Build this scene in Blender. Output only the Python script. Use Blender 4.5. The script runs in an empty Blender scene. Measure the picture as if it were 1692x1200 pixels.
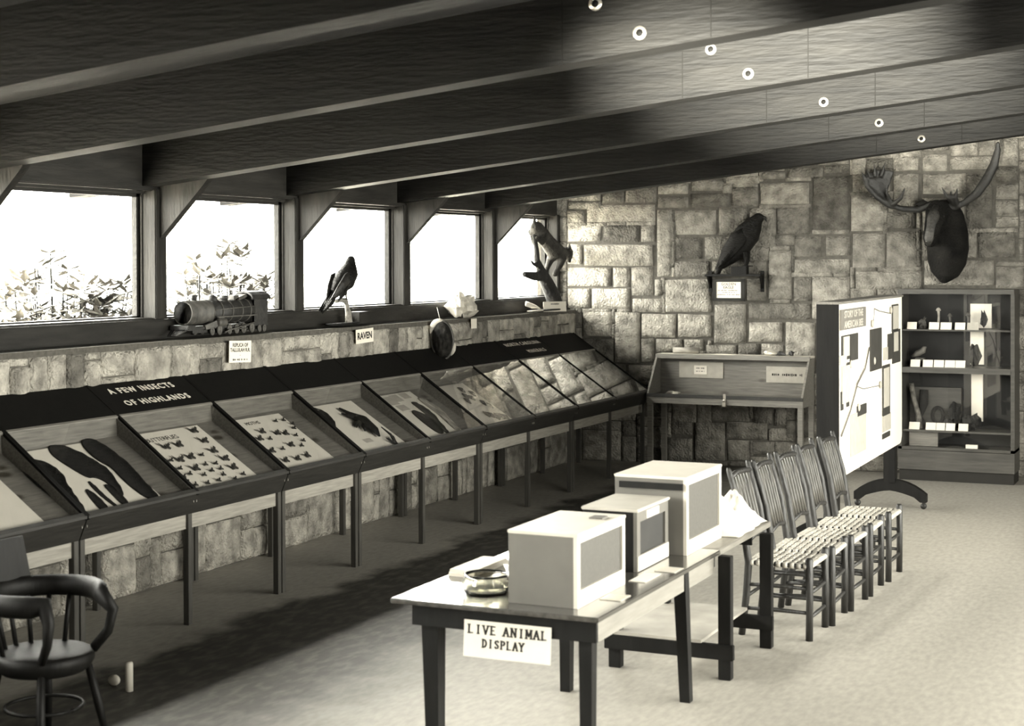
import bpy, bmesh, math, random
from mathutils import Vector, Matrix, noise as mnoise

S = bpy.context.scene
COL = S.collection
R = math.radians
rnd = random.Random(7)

EXPO = 2.0
RWY = 8.9
RWZ = 2.0
RWH = 2.3
RWL = 9.8
LW = 17000
SKYL = 20.0
SKYR = 6.6
SHK = 0
# ------------------------------------------------------------------ camera
cam_d = bpy.data.cameras.new('camera')
cam = bpy.data.objects.new('camera', cam_d)
COL.objects.link(cam)
S.camera = cam
F_PX, YAW, PITCH, ROLL, CY = 2635.55, R(24.5802), R(0.51299), R(-0.18545), 455.78
fw = Vector((-math.sin(YAW)*math.cos(PITCH), math.cos(YAW)*math.cos(PITCH), -math.sin(PITCH)))
rt = Vector((math.cos(YAW), math.sin(YAW), 0))
up = rt.cross(fw)
c_, s_ = math.cos(ROLL), math.sin(ROLL)
rt, up = c_*rt+s_*up, -s_*rt+c_*up
M = Matrix(((rt.x, up.x, -fw.x, 7.146), (rt.y, up.y, -fw.y, 0.0), (rt.z, up.z, -fw.z, 2.35), (0, 0, 0, 1)))
cam.matrix_world = M
cam_d.sensor_width = 36
cam_d.lens = F_PX*36/1692
cam_d.shift_y = (CY-600)/1692
cam_d.clip_end = 300
cam_d.dof.use_dof = True
cam_d.dof.focus_distance = 13.5
cam_d.dof.aperture_fstop = 3.0

# ------------------------------------------------------------------ world, light, exposure
W = bpy.data.worlds.new('overcast_sky')
S.world = W
W.use_nodes = True
bg = W.node_tree.nodes['Background']
bg.inputs[0].default_value = (1.0, 0.985, 0.89, 1)
# brighter overcast towards the window side of the building
_nt = W.node_tree
_tc = _nt.nodes.new('ShaderNodeTexCoord')
_sp = _nt.nodes.new('ShaderNodeSeparateXYZ')
_mr = _nt.nodes.new('ShaderNodeMapRange')
_mr.inputs['From Min'].default_value = -0.8
_mr.inputs['From Max'].default_value = 0.8
_mr.inputs['To Min'].default_value = SKYL
_mr.inputs['To Max'].default_value = SKYR
_nt.links.new(_tc.outputs['Generated'], _sp.inputs[0])
_nt.links.new(_sp.outputs[0], _mr.inputs['Value'])
_nt.links.new(_mr.outputs[0], bg.inputs[1])
S.view_settings.view_transform = 'Standard'
S.view_settings.look = 'None'
S.view_settings.gamma = 1
S.view_settings.use_curve_mapping = False
S.view_settings.exposure = EXPO
S.cycles.use_denoising = True
S.cycles.max_bounces = 10
S.cycles.diffuse_bounces = 5
S.cycles.transparent_max_bounces = 24
S.cycles.sample_clamp_indirect = 8
S.cycles.caustics_reflective = False
S.cycles.caustics_refractive = False


def portal(name, loc, rot, sx, sy):
    L = bpy.data.lights.new(name, 'AREA')
    L.shape = 'RECTANGLE'
    L.size, L.size_y = sx, sy
    L.cycles.is_portal = True
    o = bpy.data.objects.new(name, L)
    o.location = loc
    o.rotation_euler = rot
    COL.objects.link(o)


portal('window_daylight_left', (-0.45, 9.7, 2.4), (0, R(-90), 0), 1.0, 15.7)
portal('window_daylight_right', (8.75, RWY, RWZ), (0, R(90), 0), RWH, RWL)


def lamp(name, loc, target, watts, size_deg, rad=0.06):
    L = bpy.data.lights.new(name, 'SPOT')
    L.energy = watts
    L.spot_size = R(size_deg)
    L.spot_blend = 1.0
    L.shadow_soft_size = rad
    L.color = (1, 0.97, 0.85)
    o = bpy.data.objects.new(name, L)
    o.location = loc
    d = Vector(target)-Vector(loc)
    o.rotation_euler = d.to_track_quat('-Z', 'Y').to_euler()
    COL.objects.link(o)
    return o


lamp('added_beam_spot', (4.9, 3.0, 1.3), (4.4, 11.5, 4.0), LW, 22, 0.1)  # unseen lamp, added out of view to brighten the beams

# ------------------------------------------------------------------ materials
MATS = {}


def tint(v):
    return (v, v*0.942, v*0.82, 1)


def mat(name, v, rough=0.6, var=0.25, scale=6.0, stretch=(1, 1, 1), bump=0.0, bscale=40.0, spec=0.5, metal=0.0, tone=False, coat=0.0, knots=False, v2=None, det=4.0):
    if name in MATS:
        return MATS[name]
    m = bpy.data.materials.new(name)
    m.use_nodes = True
    nt = m.node_tree
    b = nt.nodes['Principled BSDF']
    tc = nt.nodes.new('ShaderNodeTexCoord')
    mp = nt.nodes.new('ShaderNodeMapping')
    mp.inputs['Scale'].default_value = stretch
    nt.links.new(tc.outputs['Object'], mp.inputs[0])
    n = nt.nodes.new('ShaderNodeTexNoise')
    n.inputs['Scale'].default_value = scale
    n.inputs['Detail'].default_value = det
    nt.links.new(mp.outputs[0], n.inputs[0])
    cr = nt.nodes.new('ShaderNodeValToRGB')
    e = cr.color_ramp.elements
    e[0].position, e[1].position = 0.32, 0.68
    e[0].color = tint(v*(1-var))
    e[1].color = tint(v2 if v2 is not None else v*(1+var))
    nt.links.new(n.outputs[0], cr.inputs[0])
    last = cr.outputs[0]
    if knots:
        vo = nt.nodes.new('ShaderNodeTexVoronoi')
        vo.inputs['Scale'].default_value = 2.2
        mk = nt.nodes.new('ShaderNodeMapping')
        mk.inputs['Scale'].default_value = tuple(0.75 if s < 1 else 1.6 for s in stretch)
        nt.links.new(tc.outputs['Object'], mk.inputs[0])
        nt.links.new(mk.outputs[0], vo.inputs['Vector'])
        kr = nt.nodes.new('ShaderNodeValToRGB')
        kr.color_ramp.elements[0].position = 0.06
        kr.color_ramp.elements[0].color = (0.28, 0.26, 0.22, 1)
        kr.color_ramp.elements[1].position = 0.13
        kr.color_ramp.elements[1].color = (1, 1, 1, 1)
        nt.links.new(vo.outputs['Distance'], kr.inputs[0])
        mx = nt.nodes.new('ShaderNodeMix')
        mx.data_type = 'RGBA'
        mx.blend_type = 'MULTIPLY'
        mx.inputs[0].default_value = 1
        nt.links.new(last, mx.inputs[6])
        nt.links.new(kr.outputs[0], mx.inputs[7])
        last = mx.outputs[2]
    if tone:
        at = nt.nodes.new('ShaderNodeAttribute')
        at.attribute_name = 'tone'
        mx = nt.nodes.new('ShaderNodeMix')
        mx.data_type = 'RGBA'
        mx.blend_type = 'MULTIPLY'
        mx.inputs[0].default_value = 1
        nt.links.new(last, mx.inputs[6])
        nt.links.new(at.outputs['Color'], mx.inputs[7])
        last = mx.outputs[2]
    nt.links.new(last, b.inputs['Base Color'])
    b.inputs['Roughness'].default_value = rough
    b.inputs['Metallic'].default_value = metal
    b.inputs['Specular IOR Level'].default_value = spec
    b.inputs['Coat Weight'].default_value = coat
    b.inputs['Coat Roughness'].default_value = 0.12
    if bump:
        n2 = nt.nodes.new('ShaderNodeTexNoise')
        n2.inputs['Scale'].default_value = bscale
        n2.inputs['Detail'].default_value = 6
        nt.links.new(mp.outputs[0], n2.inputs[0])
        bp = nt.nodes.new('ShaderNodeBump')
        bp.inputs['Strength'].default_value = bump
        bp.inputs['Distance'].default_value = 0.05 if name == 'ashlar_stone' else 0.02
        nt.links.new(n2.outputs[0], bp.inputs['Height'])
        nt.links.new(bp.outputs[0], b.inputs['Normal'])
    MATS[name] = m
    return m


def glass_mat(name, k=1.8, base=0.02):
    m = bpy.data.materials.new(name)
    m.use_nodes = True
    nt = m.node_tree
    nt.nodes.clear()
    out = nt.nodes.new('ShaderNodeOutputMaterial')
    tr = nt.nodes.new('ShaderNodeBsdfTransparent')
    gl = nt.nodes.new('ShaderNodeBsdfGlossy')
    gl.inputs['Roughness'].default_value = 0.015
    lw = nt.nodes.new('ShaderNodeLayerWeight')
    lw.inputs[0].default_value = 0.5
    pw = nt.nodes.new('ShaderNodeMath')
    pw.operation = 'POWER'
    pw.inputs[1].default_value = 4.0
    mu = nt.nodes.new('ShaderNodeMath')
    mu.operation = 'MULTIPLY_ADD'
    mu.use_clamp = True
    mu.inputs[1].default_value = k
    mu.inputs[2].default_value = base
    mx = nt.nodes.new('ShaderNodeMixShader')
    nt.links.new(lw.outputs['Facing'], pw.inputs[0])
    nt.links.new(pw.outputs[0], mu.inputs[0])
    nt.links.new(mu.outputs[0], mx.inputs[0])
    nt.links.new(tr.outputs[0], mx.inputs[1])
    nt.links.new(gl.outputs[0], mx.inputs[2])
    nt.links.new(mx.outputs[0], out.inputs[0])
    MATS[name] = m
    return m


glass_mat('case_glass', 1.8, 0.06)
glass_mat('window_glass', 0.8, 0.05)
GL = MATS['case_glass']
WG = MATS['window_glass']
STONE = mat('ashlar_stone', 0.29, 0.9, 0.42, 9, bump=1.0, bscale=45, spec=0.2, tone=True, det=8)
MORTAR = mat('mortar', 0.09, 0.95, 0.2, 30, bump=0.4, spec=0.1)
WOODY = mat('case_wood', 0.15, 0.5, 0.28, 7, (9, 0.7, 9), bump=0.1, bscale=12, knots=True)
WOODX = mat('showcase_wood', 0.16, 0.5, 0.25, 7, (0.7, 9, 9), bump=0.1, bscale=12, knots=True)
NOSE = mat('stained_case_rim', 0.02, 0.5, 0.35, 6, (9, 0.8, 9), bump=0.1, bscale=12)
APRON = mat('pale_pine_rail', 0.28, 0.5, 0.2, 7, (9, 0.7, 9), bump=0.1, bscale=12)
LEGW = mat('case_leg_wood', 0.05, 0.5, 0.25, 7, (9, 9, 0.8), bump=0.1, bscale=12)
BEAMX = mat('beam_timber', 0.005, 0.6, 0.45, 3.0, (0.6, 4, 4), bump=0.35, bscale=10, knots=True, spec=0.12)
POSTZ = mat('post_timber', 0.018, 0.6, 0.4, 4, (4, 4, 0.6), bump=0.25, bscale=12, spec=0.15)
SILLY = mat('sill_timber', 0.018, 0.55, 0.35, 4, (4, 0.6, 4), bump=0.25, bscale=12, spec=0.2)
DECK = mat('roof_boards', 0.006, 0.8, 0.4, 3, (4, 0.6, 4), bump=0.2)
BLACK = mat('black_felt', 0.005, 0.8, 0.15, 20, spec=0.1)
DARK = mat('dark_varnished_wood', 0.005, 0.55, 0.35, 5, (4, 4, 0.7), bump=0.1, bscale=14, spec=0.2)
DARKT = mat('dark_table_top', 0.05, 0.22, 0.3, 5, (6, 0.8, 6), bump=0.05, bscale=16, spec=0.6, coat=0.6)
WHITEP = mat('white_paper', 0.75, 0.7, 0.03, 5, spec=0.3)
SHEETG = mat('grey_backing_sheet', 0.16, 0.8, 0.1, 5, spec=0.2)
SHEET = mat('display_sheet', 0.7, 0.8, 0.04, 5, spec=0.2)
CREAM = mat('painted_white_wood', 0.58, 0.45, 0.05, 8, spec=0.4)
GREYP = mat('grey_card', 0.42, 0.7, 0.08, 14, spec=0.2)
INK = mat('black_ink', 0.02, 0.6, 0.1, 9, spec=0.2)
INKL = mat('white_lettering', 0.72, 0.6, 0.03, 9)
FUR = mat('dark_fur', 0.012, 0.85, 0.5, 14, (1, 3, 1), bump=0.8, bscale=60, spec=0.2)
FURL = mat('tawny_fur', 0.035, 0.85, 0.5, 12, bump=0.8, bscale=60, spec=0.2)
FEATH = mat('black_feathers', 0.007, 0.45, 0.5, 16, (1, 1, 4), bump=0.7, bscale=30, spec=0.15)
BRASSY = mat('weathered_iron', 0.015, 0.6, 0.5, 20, bump=0.3, metal=0.0)
IRONL = mat('worn_grey_iron', 0.06, 0.6, 0.45, 18, bump=0.3, metal=0.0)
BARK = mat('dark_bark', 0.012, 0.9, 0.5, 14, (1, 1, 0.4), bump=1.0, bscale=30)
STEEL = mat('bright_washer', 0.55, 0.3, 0.1, 10, metal=0.8)
POLE = mat('rustic_pole', 0.015, 0.5, 0.45, 10, (3, 3, 0.5), bump=0.4, bscale=20)
SPLINT = mat('woven_splint', 0.42, 0.6, 0.2, 16, bump=0.2)
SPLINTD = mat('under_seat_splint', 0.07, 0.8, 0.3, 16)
QUARTZ = mat('quartz', 0.55, 0.35, 0.35, 8, bump=0.9, bscale=9, spec=0.6)
MINERAL = mat('mineral', 0.22, 0.6, 0.5, 10, bump=0.8, bscale=14)
CLOTH = mat('white_cloth', 0.66, 0.85, 0.06, 6, bump=0.25, bscale=10, spec=0.1)
LEAF = mat('pale_leaf', 0.10, 0.6, 0.5, 3, spec=0.3, v2=0.26)
ANTLER = mat('antler', 0.012, 0.55, 0.4, 8, bump=0.5, bscale=24)
BUG = mat('insect_wing', 0.04, 0.6, 0.7, 30)
BOARDW = mat('board_white', 0.82, 0.6, 0.02, 3)
CABD = mat('cabinet_interior', 0.006, 0.7, 0.3, 5)
CABW = mat('cabinet_wood', 0.05, 0.45, 0.3, 5, (0.7, 6, 6), bump=0.1, bscale=14)
RUBBER = mat('caster_rubber', 0.012, 0.5, 0.2, 10)


# ------------------------------------------------------------------ mesh helpers
class MB:
    def __init__(self):
        self.v, self.f, self.smooth, self.tone = [], [], [], []

    def add(self, vs, fs, smooth=False, tone=1.0):
        o = len(self.v)
        self.v += [tuple(p) for p in vs]
        self.f += [tuple(i+o for i in f) for f in fs]
        self.smooth += [smooth]*len(fs)
        self.tone += [tone]*len(fs)
        return self

    def box(self, x0, y0, z0, x1, y1, z1, b=0.0, M=None):
        if b <= 0:
            vs = [(x, y, z) for x in (x0, x1) for y in (y0, y1) for z in (z0, z1)]
            fs = [(0, 1, 3, 2), (4, 6, 7, 5), (0, 4, 5, 1), (2, 3, 7, 6), (0, 2, 6, 4), (1, 5, 7, 3)]
        else:
            bm = bmesh.new()
            bmesh.ops.create_cube(bm, size=1)
            for w in bm.verts:
                w.co = Vector(((x0+x1)/2+w.co.x*(x1-x0), (y0+y1)/2+w.co.y*(y1-y0), (z0+z1)/2+w.co.z*(z1-z0)))
            bmesh.ops.bevel(bm, geom=bm.edges[:], offset=b, segments=2, affect='EDGES', clamp_overlap=True)
            bm.verts.ensure_lookup_table()
            bm.verts.index_update()
            vs = [w.co.copy() for w in bm.verts]
            fs = [[w.index for w in f.verts] for f in bm.faces]
            bm.free()
        if M:
            vs = [M @ Vector(p) for p in vs]
        return self.add(vs, fs)

    def prism(self, poly, d, M=None, smooth=False):
        """poly = list of 3D points (planar), d = extrude vector"""
        d = Vector(d)
        a = [Vector(p) for p in poly]
        n = len(a)
        vs = a+[p+d for p in a]
        fs = [tuple(range(n))[::-1], tuple(range(n, 2*n))]+[(i, (i+1) % n, n+(i+1) % n, n+i) for i in range(n)]
        if M:
            vs = [M @ p for p in vs]
        return self.add(vs, fs, smooth)

    def tube(self, pts, rad, n=10, M=None, cap=True, flat=None, smooth=True):
        """rad number or list; flat=(axis vector, factor) squashes the section along axis"""
        P = [Vector(p) for p in pts]
        if not isinstance(rad, (list, tuple)):
            rad = [rad]*len(P)
        vs, fs = [], []
        t0 = (P[1]-P[0]).normalized()
        ref = Vector((0, 0, 1)) if abs(t0.z) < 0.9 else Vector((1, 0, 0))
        u = t0.cross(ref).normalized()
        for i, p in enumerate(P):
            t = ((P[min(i+1, len(P)-1)]-P[max(i-1, 0)])).normalized()
            u = (u-t*u.dot(t)).normalized()
            w = t.cross(u)
            for k in range(n):
                a = 2*math.pi*k/n
                q = u*math.cos(a)+w*math.sin(a)
                if flat:
                    ax = Vector(flat[0]).normalized()
                    q = q-ax*q.dot(ax)*(1-flat[1])
                vs.append(p+q*rad[i])
        for i in range(len(P)-1):
            for k in range(n):
                fs.append((i*n+k, i*n+(k+1) % n, (i+1)*n+(k+1) % n, (i+1)*n+k))
        if cap:
            fs.append(tuple(range(n))[::-1])
            fs.append(tuple((len(P)-1)*n+k for k in range(n)))
        if M:
            vs = [M @ p for p in vs]
        return self.add(vs, fs, smooth)

    def ball(self, c, r, sx=1, sy=1, sz=1, n=12, M=None, jit=0.0, seed=0, smooth=True):
        vs, fs = [], []
        m = n//2
        rr = random.Random(seed)
        for i in range(m+1):
            th = math.pi*i/m
            for k in range(n):
                a = 2*math.pi*k/n
                j = 1+jit*(mnoise.noise(Vector((math.sin(th)*math.cos(a)*2+seed*3.1, math.sin(th)*math.sin(a)*2, math.cos(th)*2)))*2) if jit else 1
                vs.append(Vector((c[0]+r*sx*j*math.sin(th)*math.cos(a), c[1]+r*sy*j*math.sin(th)*math.sin(a), c[2]+r*sz*j*math.cos(th))))
        for i in range(m):
            for k in range(n):
                fs.append((i*n+k, (i+1)*n+k, (i+1)*n+(k+1) % n, i*n+(k+1) % n))
        if M:
            vs = [M @ p for p in vs]
        return self.add(vs, fs, smooth)

    def lathe(self, c, prof, n=20, M=None, axis='z'):
        vs, fs = [], []
        for r, h in prof:
            for k in range(n):
                a = 2*math.pi*k/n
                x, y, z = r*math.cos(a), r*math.sin(a), h
                if axis == 'y':
                    x, y, z = x, h, y
                if axis == 'x':
                    x, y, z = h, x, y
                vs.append(Vector((c[0]+x, c[1]+y, c[2]+z)))
        for i in range(len(prof)-1):
            for k in range(n):
                fs.append((i*n+k, i*n+(k+1) % n, (i+1)*n+(k+1) % n, (i+1)*n+k))
        if prof[0][0] > 1e-4:
            fs.append(tuple(range(n))[::-1])
        if prof[-1][0] > 1e-4:
            fs.append(tuple((len(prof)-1)*n+k for k in range(n)))
        if M:
            vs = [M @ p for p in vs]
        return self.add(vs, fs, True)

    def mesh(self, name, m, M=None):
        me = bpy.data.meshes.new(name)
        vs = [M @ Vector(p) for p in self.v] if M else self.v
        me.from_pydata(vs, [], self.f)
        me.polygons.foreach_set('use_smooth', self.smooth)
        if any(t != 1.0 for t in self.tone):
            ca = me.color_attributes.new('tone', 'FLOAT_COLOR', 'CORNER')
            k = 0
            for p in me.polygons:
                t = self.tone[p.index]
                for _ in p.loop_indices:
                    ca.data[k].color = (t, t, t, 1)
                    k += 1
        for q in (m if isinstance(m, (list, tuple)) else [m]):
            me.materials.append(q)
        me.validate()
        bm = bmesh.new()
        bm.from_mesh(me)
        bmesh.ops.recalc_face_normals(bm, faces=bm.faces)
        bm.to_mesh(me)
        bm.free()
        return me

    def obj(self, name, m, parent=None, loc=None, M=None):
        """vertices are in the parent's frame (or world); a top-level mesh gets its origin at loc"""
        me = self.mesh(name, m)
        o = bpy.data.objects.new(name, me)
        COL.objects.link(o)
        if parent is not None:
            o.parent = parent
        if M is not None:
            o.matrix_world = M
        elif parent is None:
            zs = [p[2] for p in self.v]
            cx = sum(p[0] for p in self.v)/len(self.v)
            cy = sum(p[1] for p in self.v)/len(self.v)
            c = Vector(loc) if loc else Vector((cx, cy, min(zs)))
            me.transform(Matrix.Translation(-c))
            o.location = c
        return o


def fuse(mb, name, m, voxel, parent=None, smooth=3, M=None):
    """several overlapping volumes -> one continuous surface"""
    me = mb.mesh(name+'_raw', m)
    t = bpy.data.objects.new('tmp', me)
    COL.objects.link(t)
    r = t.modifiers.new('r', 'REMESH')
    r.mode = 'VOXEL'
    r.voxel_size = voxel
    r.use_smooth_shade = True
    s = t.modifiers.new('s', 'SMOOTH')
    s.iterations = smooth
    dg = bpy.context.evaluated_depsgraph_get()
    dg.update()
    me2 = bpy.data.meshes.new_from_object(t.evaluated_get(dg))
    bpy.data.objects.remove(t)
    me2.name = name
    if not me2.materials:
        me2.materials.append(m)
    o = bpy.data.objects.new(name, me2)
    COL.objects.link(o)
    if parent is not None:
        o.parent = parent
    elif M is not None:
        o.matrix_world = M
    else:
        zs = [v.co for v in me2.vertices]
        c = Vector((sum(p.x for p in zs)/len(zs), sum(p.y for p in zs)/len(zs), min(p.z for p in zs)))
        me2.transform(Matrix.Translation(-c))
        o.location = c
    return o


def empty(name, loc=(0, 0, 0), rz=0, M=None):
    o = bpy.data.objects.new(name, None)
    o.empty_display_size = 0.1
    COL.objects.link(o)
    if M is not None:
        o.matrix_world = M
    else:
        o.location = loc
        o.rotation_euler = (0, 0, rz)
    return o


def tag(o, label, cat, group=None, kind=None):
    if label:
        o['label'] = label
    if cat:
        o['category'] = cat
    if group:
        o['group'] = group
    if kind:
        o['kind'] = kind
    return o


def struct(o):
    o['kind'] = 'structure'
    return o


def copy_tree(o, parent=None):
    c = o.copy()
    COL.objects.link(c)
    if parent:
        c.parent = parent
    for ch in list(o.children):
        copy_tree(ch, c)
    return c


def text(s, size, m, name='lettering', parent=None, M=None, align='CENTER', bold=0.0, ext=0.0008, spacing=1.0, line=1.0):
    cu = bpy.data.curves.new(name, 'FONT')
    cu.body = s
    cu.size = size
    cu.align_x = align
    cu.align_y = 'CENTER'
    cu.extrude = ext
    cu.offset = bold
    cu.space_character = spacing
    cu.space_line = line
    cu.resolution_u = 2
    t = bpy.data.objects.new('tmp', cu)
    COL.objects.link(t)
    dg = bpy.context.evaluated_depsgraph_get()
    dg.update()
    me = bpy.data.meshes.new_from_object(t.evaluated_get(dg))
    bpy.data.objects.remove(t)
    me.name = name
    me.materials.clear()
    me.materials.append(m)
    if M is not None:
        me.transform(M)
    o = bpy.data.objects.new(name, me)
    COL.objects.link(o)
    if parent is not None:
        o.parent = parent
    return o


def basis(x, y, z, o=(0, 0, 0)):
    x, y, z, o = Vector(x), Vector(y), Vector(z), Vector(o)
    return Matrix(((x.x, y.x, z.x, o.x), (x.y, y.y, z.y, o.y), (x.z, y.z, z.z, o.z), (0, 0, 0, 1)))


ORD = ['first', 'second', 'third', 'fourth', 'fifth', 'sixth', 'seventh', 'eighth', 'ninth', 'tenth']


# ------------------------------------------------------------------ setting: floor, walls
def floor():
    m = bpy.data.materials.new('mottled_concrete')
    m.use_nodes = True
    nt = m.node_tree
    b = nt.nodes['Principled BSDF']
    tc = nt.nodes.new('ShaderNodeTexCoord')
    n = nt.nodes.new('ShaderNodeTexNoise')
    n.inputs['Scale'].default_value = 16
    n.inputs['Detail'].default_value = 10
    mp = nt.nodes.new('ShaderNodeMapping')
    mp.inputs['Scale'].default_value = (1.8, 0.7, 1)
    nt.links.new(tc.outputs['Object'], mp.inputs[0])
    nt.links.new(mp.outputs[0], n.inputs[0])
    cr = nt.nodes.new('ShaderNodeValToRGB')
    cr.color_ramp.elements[0].position, cr.color_ramp.elements[1].position = 0.3, 0.7
    cr.color_ramp.elements[0].color = tint(0.24)
    cr.color_ramp.elements[1].color = tint(0.32)
    nt.links.new(n.outputs[0], cr.inputs[0])
    # darker floor strip beside the display cases, with ragged edges
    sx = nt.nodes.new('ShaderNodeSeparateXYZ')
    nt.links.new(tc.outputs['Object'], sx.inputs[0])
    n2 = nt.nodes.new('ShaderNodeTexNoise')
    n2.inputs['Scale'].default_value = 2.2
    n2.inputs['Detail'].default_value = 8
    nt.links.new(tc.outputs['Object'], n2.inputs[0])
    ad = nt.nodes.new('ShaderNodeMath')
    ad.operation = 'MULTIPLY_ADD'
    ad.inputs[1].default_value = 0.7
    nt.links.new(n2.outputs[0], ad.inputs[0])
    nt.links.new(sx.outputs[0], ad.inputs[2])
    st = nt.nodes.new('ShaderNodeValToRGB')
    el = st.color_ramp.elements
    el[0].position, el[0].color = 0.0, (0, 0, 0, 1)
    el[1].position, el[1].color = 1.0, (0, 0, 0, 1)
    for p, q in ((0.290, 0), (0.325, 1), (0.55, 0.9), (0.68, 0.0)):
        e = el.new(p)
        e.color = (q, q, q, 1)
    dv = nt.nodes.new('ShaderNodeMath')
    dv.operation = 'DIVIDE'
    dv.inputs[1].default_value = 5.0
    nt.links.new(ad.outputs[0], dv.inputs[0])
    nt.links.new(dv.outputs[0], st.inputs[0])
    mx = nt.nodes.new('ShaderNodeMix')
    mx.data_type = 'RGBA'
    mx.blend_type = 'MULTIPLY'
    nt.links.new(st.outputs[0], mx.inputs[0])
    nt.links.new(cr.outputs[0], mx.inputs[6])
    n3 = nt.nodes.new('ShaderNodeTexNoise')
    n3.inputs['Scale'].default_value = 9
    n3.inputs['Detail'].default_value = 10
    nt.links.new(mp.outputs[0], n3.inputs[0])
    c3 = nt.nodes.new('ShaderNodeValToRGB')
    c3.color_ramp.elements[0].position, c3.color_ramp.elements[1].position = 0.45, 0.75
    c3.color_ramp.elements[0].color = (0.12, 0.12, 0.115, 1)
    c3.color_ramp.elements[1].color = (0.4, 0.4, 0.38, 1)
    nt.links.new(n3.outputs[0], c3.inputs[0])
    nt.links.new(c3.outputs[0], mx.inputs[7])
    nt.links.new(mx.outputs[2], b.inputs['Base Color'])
    b.inputs['Roughness'].default_value = 0.55
    b.inputs['Specular IOR Level'].default_value = 0.35
    bp = nt.nodes.new('ShaderNodeBump')
    bp.inputs['Strength'].default_value = 0.12
    nt.links.new(n.outputs[0], bp.inputs['Height'])
    nt.links.new(bp.outputs[0], b.inputs['Normal'])
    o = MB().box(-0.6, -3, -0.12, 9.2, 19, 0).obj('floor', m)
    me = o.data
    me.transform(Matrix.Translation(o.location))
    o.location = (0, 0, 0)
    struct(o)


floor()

YB, WA = 17.47, math.atan(0.09)
WB = Matrix.Translation((0, YB, 0)) @ Matrix.Rotation(WA, 4, 'Z')   # back wall frame: x along the wall, -y into the room


def wp(u, z, off=0.0):
    return WB @ Vector((u, -off, z))


STONES= [[-0.11,2.96,0.3,3.06],[0.31,3.03,0.58,3.16],[0.59,3.03,0.97,3.22],[-0.12,2.8,0.1,2.96],[0.12,2.8,0.96,3.01],[-0.12,2.58,0.3,2.78],[0.32,2.57,0.76,2.78],[0.78,2.57,0.95,2.78],[-0.12,2.31,0.07,2.56],[0.09,2.29,0.93,2.55],[-0.12,2.05,0.42,2.28],[0.44,2.04,0.65,2.28],[0.66,1.94,0.93,2.28],[0.97,2.16,1.16,2.95],[0.98,2.96,1.35,3.1],[1.38,2.96,1.83,3.13],[1.85,2.97,2.16,3.2],[2.18,2.98,2.74,3.23],[1.18,2.65,1.68,2.94],[1.7,2.64,2.04,2.96],[2.05,2.5,2.36,2.95],[2.37,2.64,2.74,2.95],[1.18,2.37,1.51,2.63],[1.53,2.36,2.04,2.63],[1.18,2.16,1.6,2.35],[1.61,2.16,2.25,2.35],[2.27,1.91,2.54,2.47],[0.94,1.94,1.04,2.14],[1.07,1.75,1.62,2.14],[-0.12,1.79,0.16,2.03],[0.18,1.78,0.65,2.03],[0.67,1.75,1.04,1.92],[1.64,1.88,2.01,2.14],[1.64,1.4,2.02,1.85],[2.02,1.89,2.25,2.15],[2.04,1.68,2.75,1.87],[0.07,1.46,0.44,1.76],[0.46,1.16,0.77,1.76],[0.78,1.46,1.2,1.74],[1.22,1.47,1.62,1.74],[2.04,1.42,2.43,1.65],[2.46,1.1,2.8,1.66],[0.78,1.17,0.95,1.45],[0.96,1.29,1.28,1.45],[1.29,1.3,1.53,1.45],[0.07,1.16,0.45,1.44],[1.55,1.26,1.91,1.39],[1.92,1.26,2.17,1.41],[2.18,1.27,2.44,1.41],[0.23,0.94,0.6,1.15],[0.62,0.95,0.92,1.14],[2.55,1.89,2.76,2.17],[0.98,3.12,1.35,3.25],[1.38,3.15,1.76,3.28],[1.78,3.22,2.18,3.32],[2.2,3.27,2.47,3.36],[2.49,3.28,2.89,3.4],[2.77,2.69,3.17,3.3],[3.19,2.67,3.56,3.08],[2.56,2.39,2.87,2.63],[2.91,2.4,3.19,2.63],[2.56,2.2,3.19,2.37],[3.21,2.26,3.57,2.65],[3.58,2.26,3.92,2.67],[3.58,2.7,3.9,2.88],[2.76,1.69,3.19,2.17],[3.24,2.02,3.97,2.23],[3.97,3.07,4.4,3.3],[3.97,2.67,4.42,3.04],[4.43,2.68,4.71,3.29],[4.26,3.33,4.71,3.48],[2.9,3.32,3.19,3.42],[3.97,3.32,4.24,3.51],[3.65,3.33,3.93,3.5],[3.21,3.1,3.63,3.32],[3.65,2.9,3.93,3.31],[4.33,2.37,4.55,2.66],[4.56,2.37,4.95,2.66],[3.99,2.07,4.73,2.35],[2.48,1.4,2.76,1.66],[1.13,0.33,1.39,0.5],[1.09,0.03,1.39,0.3],[1.41,0.05,1.77,0.49],[1.78,0.31,2.26,0.51],[2.27,0.3,2.48,0.45],[1.8,0.06,2.06,0.3],[2.08,0.14,2.35,0.29],[2.09,0.48,2.31,0.68],[2.33,0.47,2.48,0.67],[1.6,0.51,2.06,0.68]]


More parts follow.
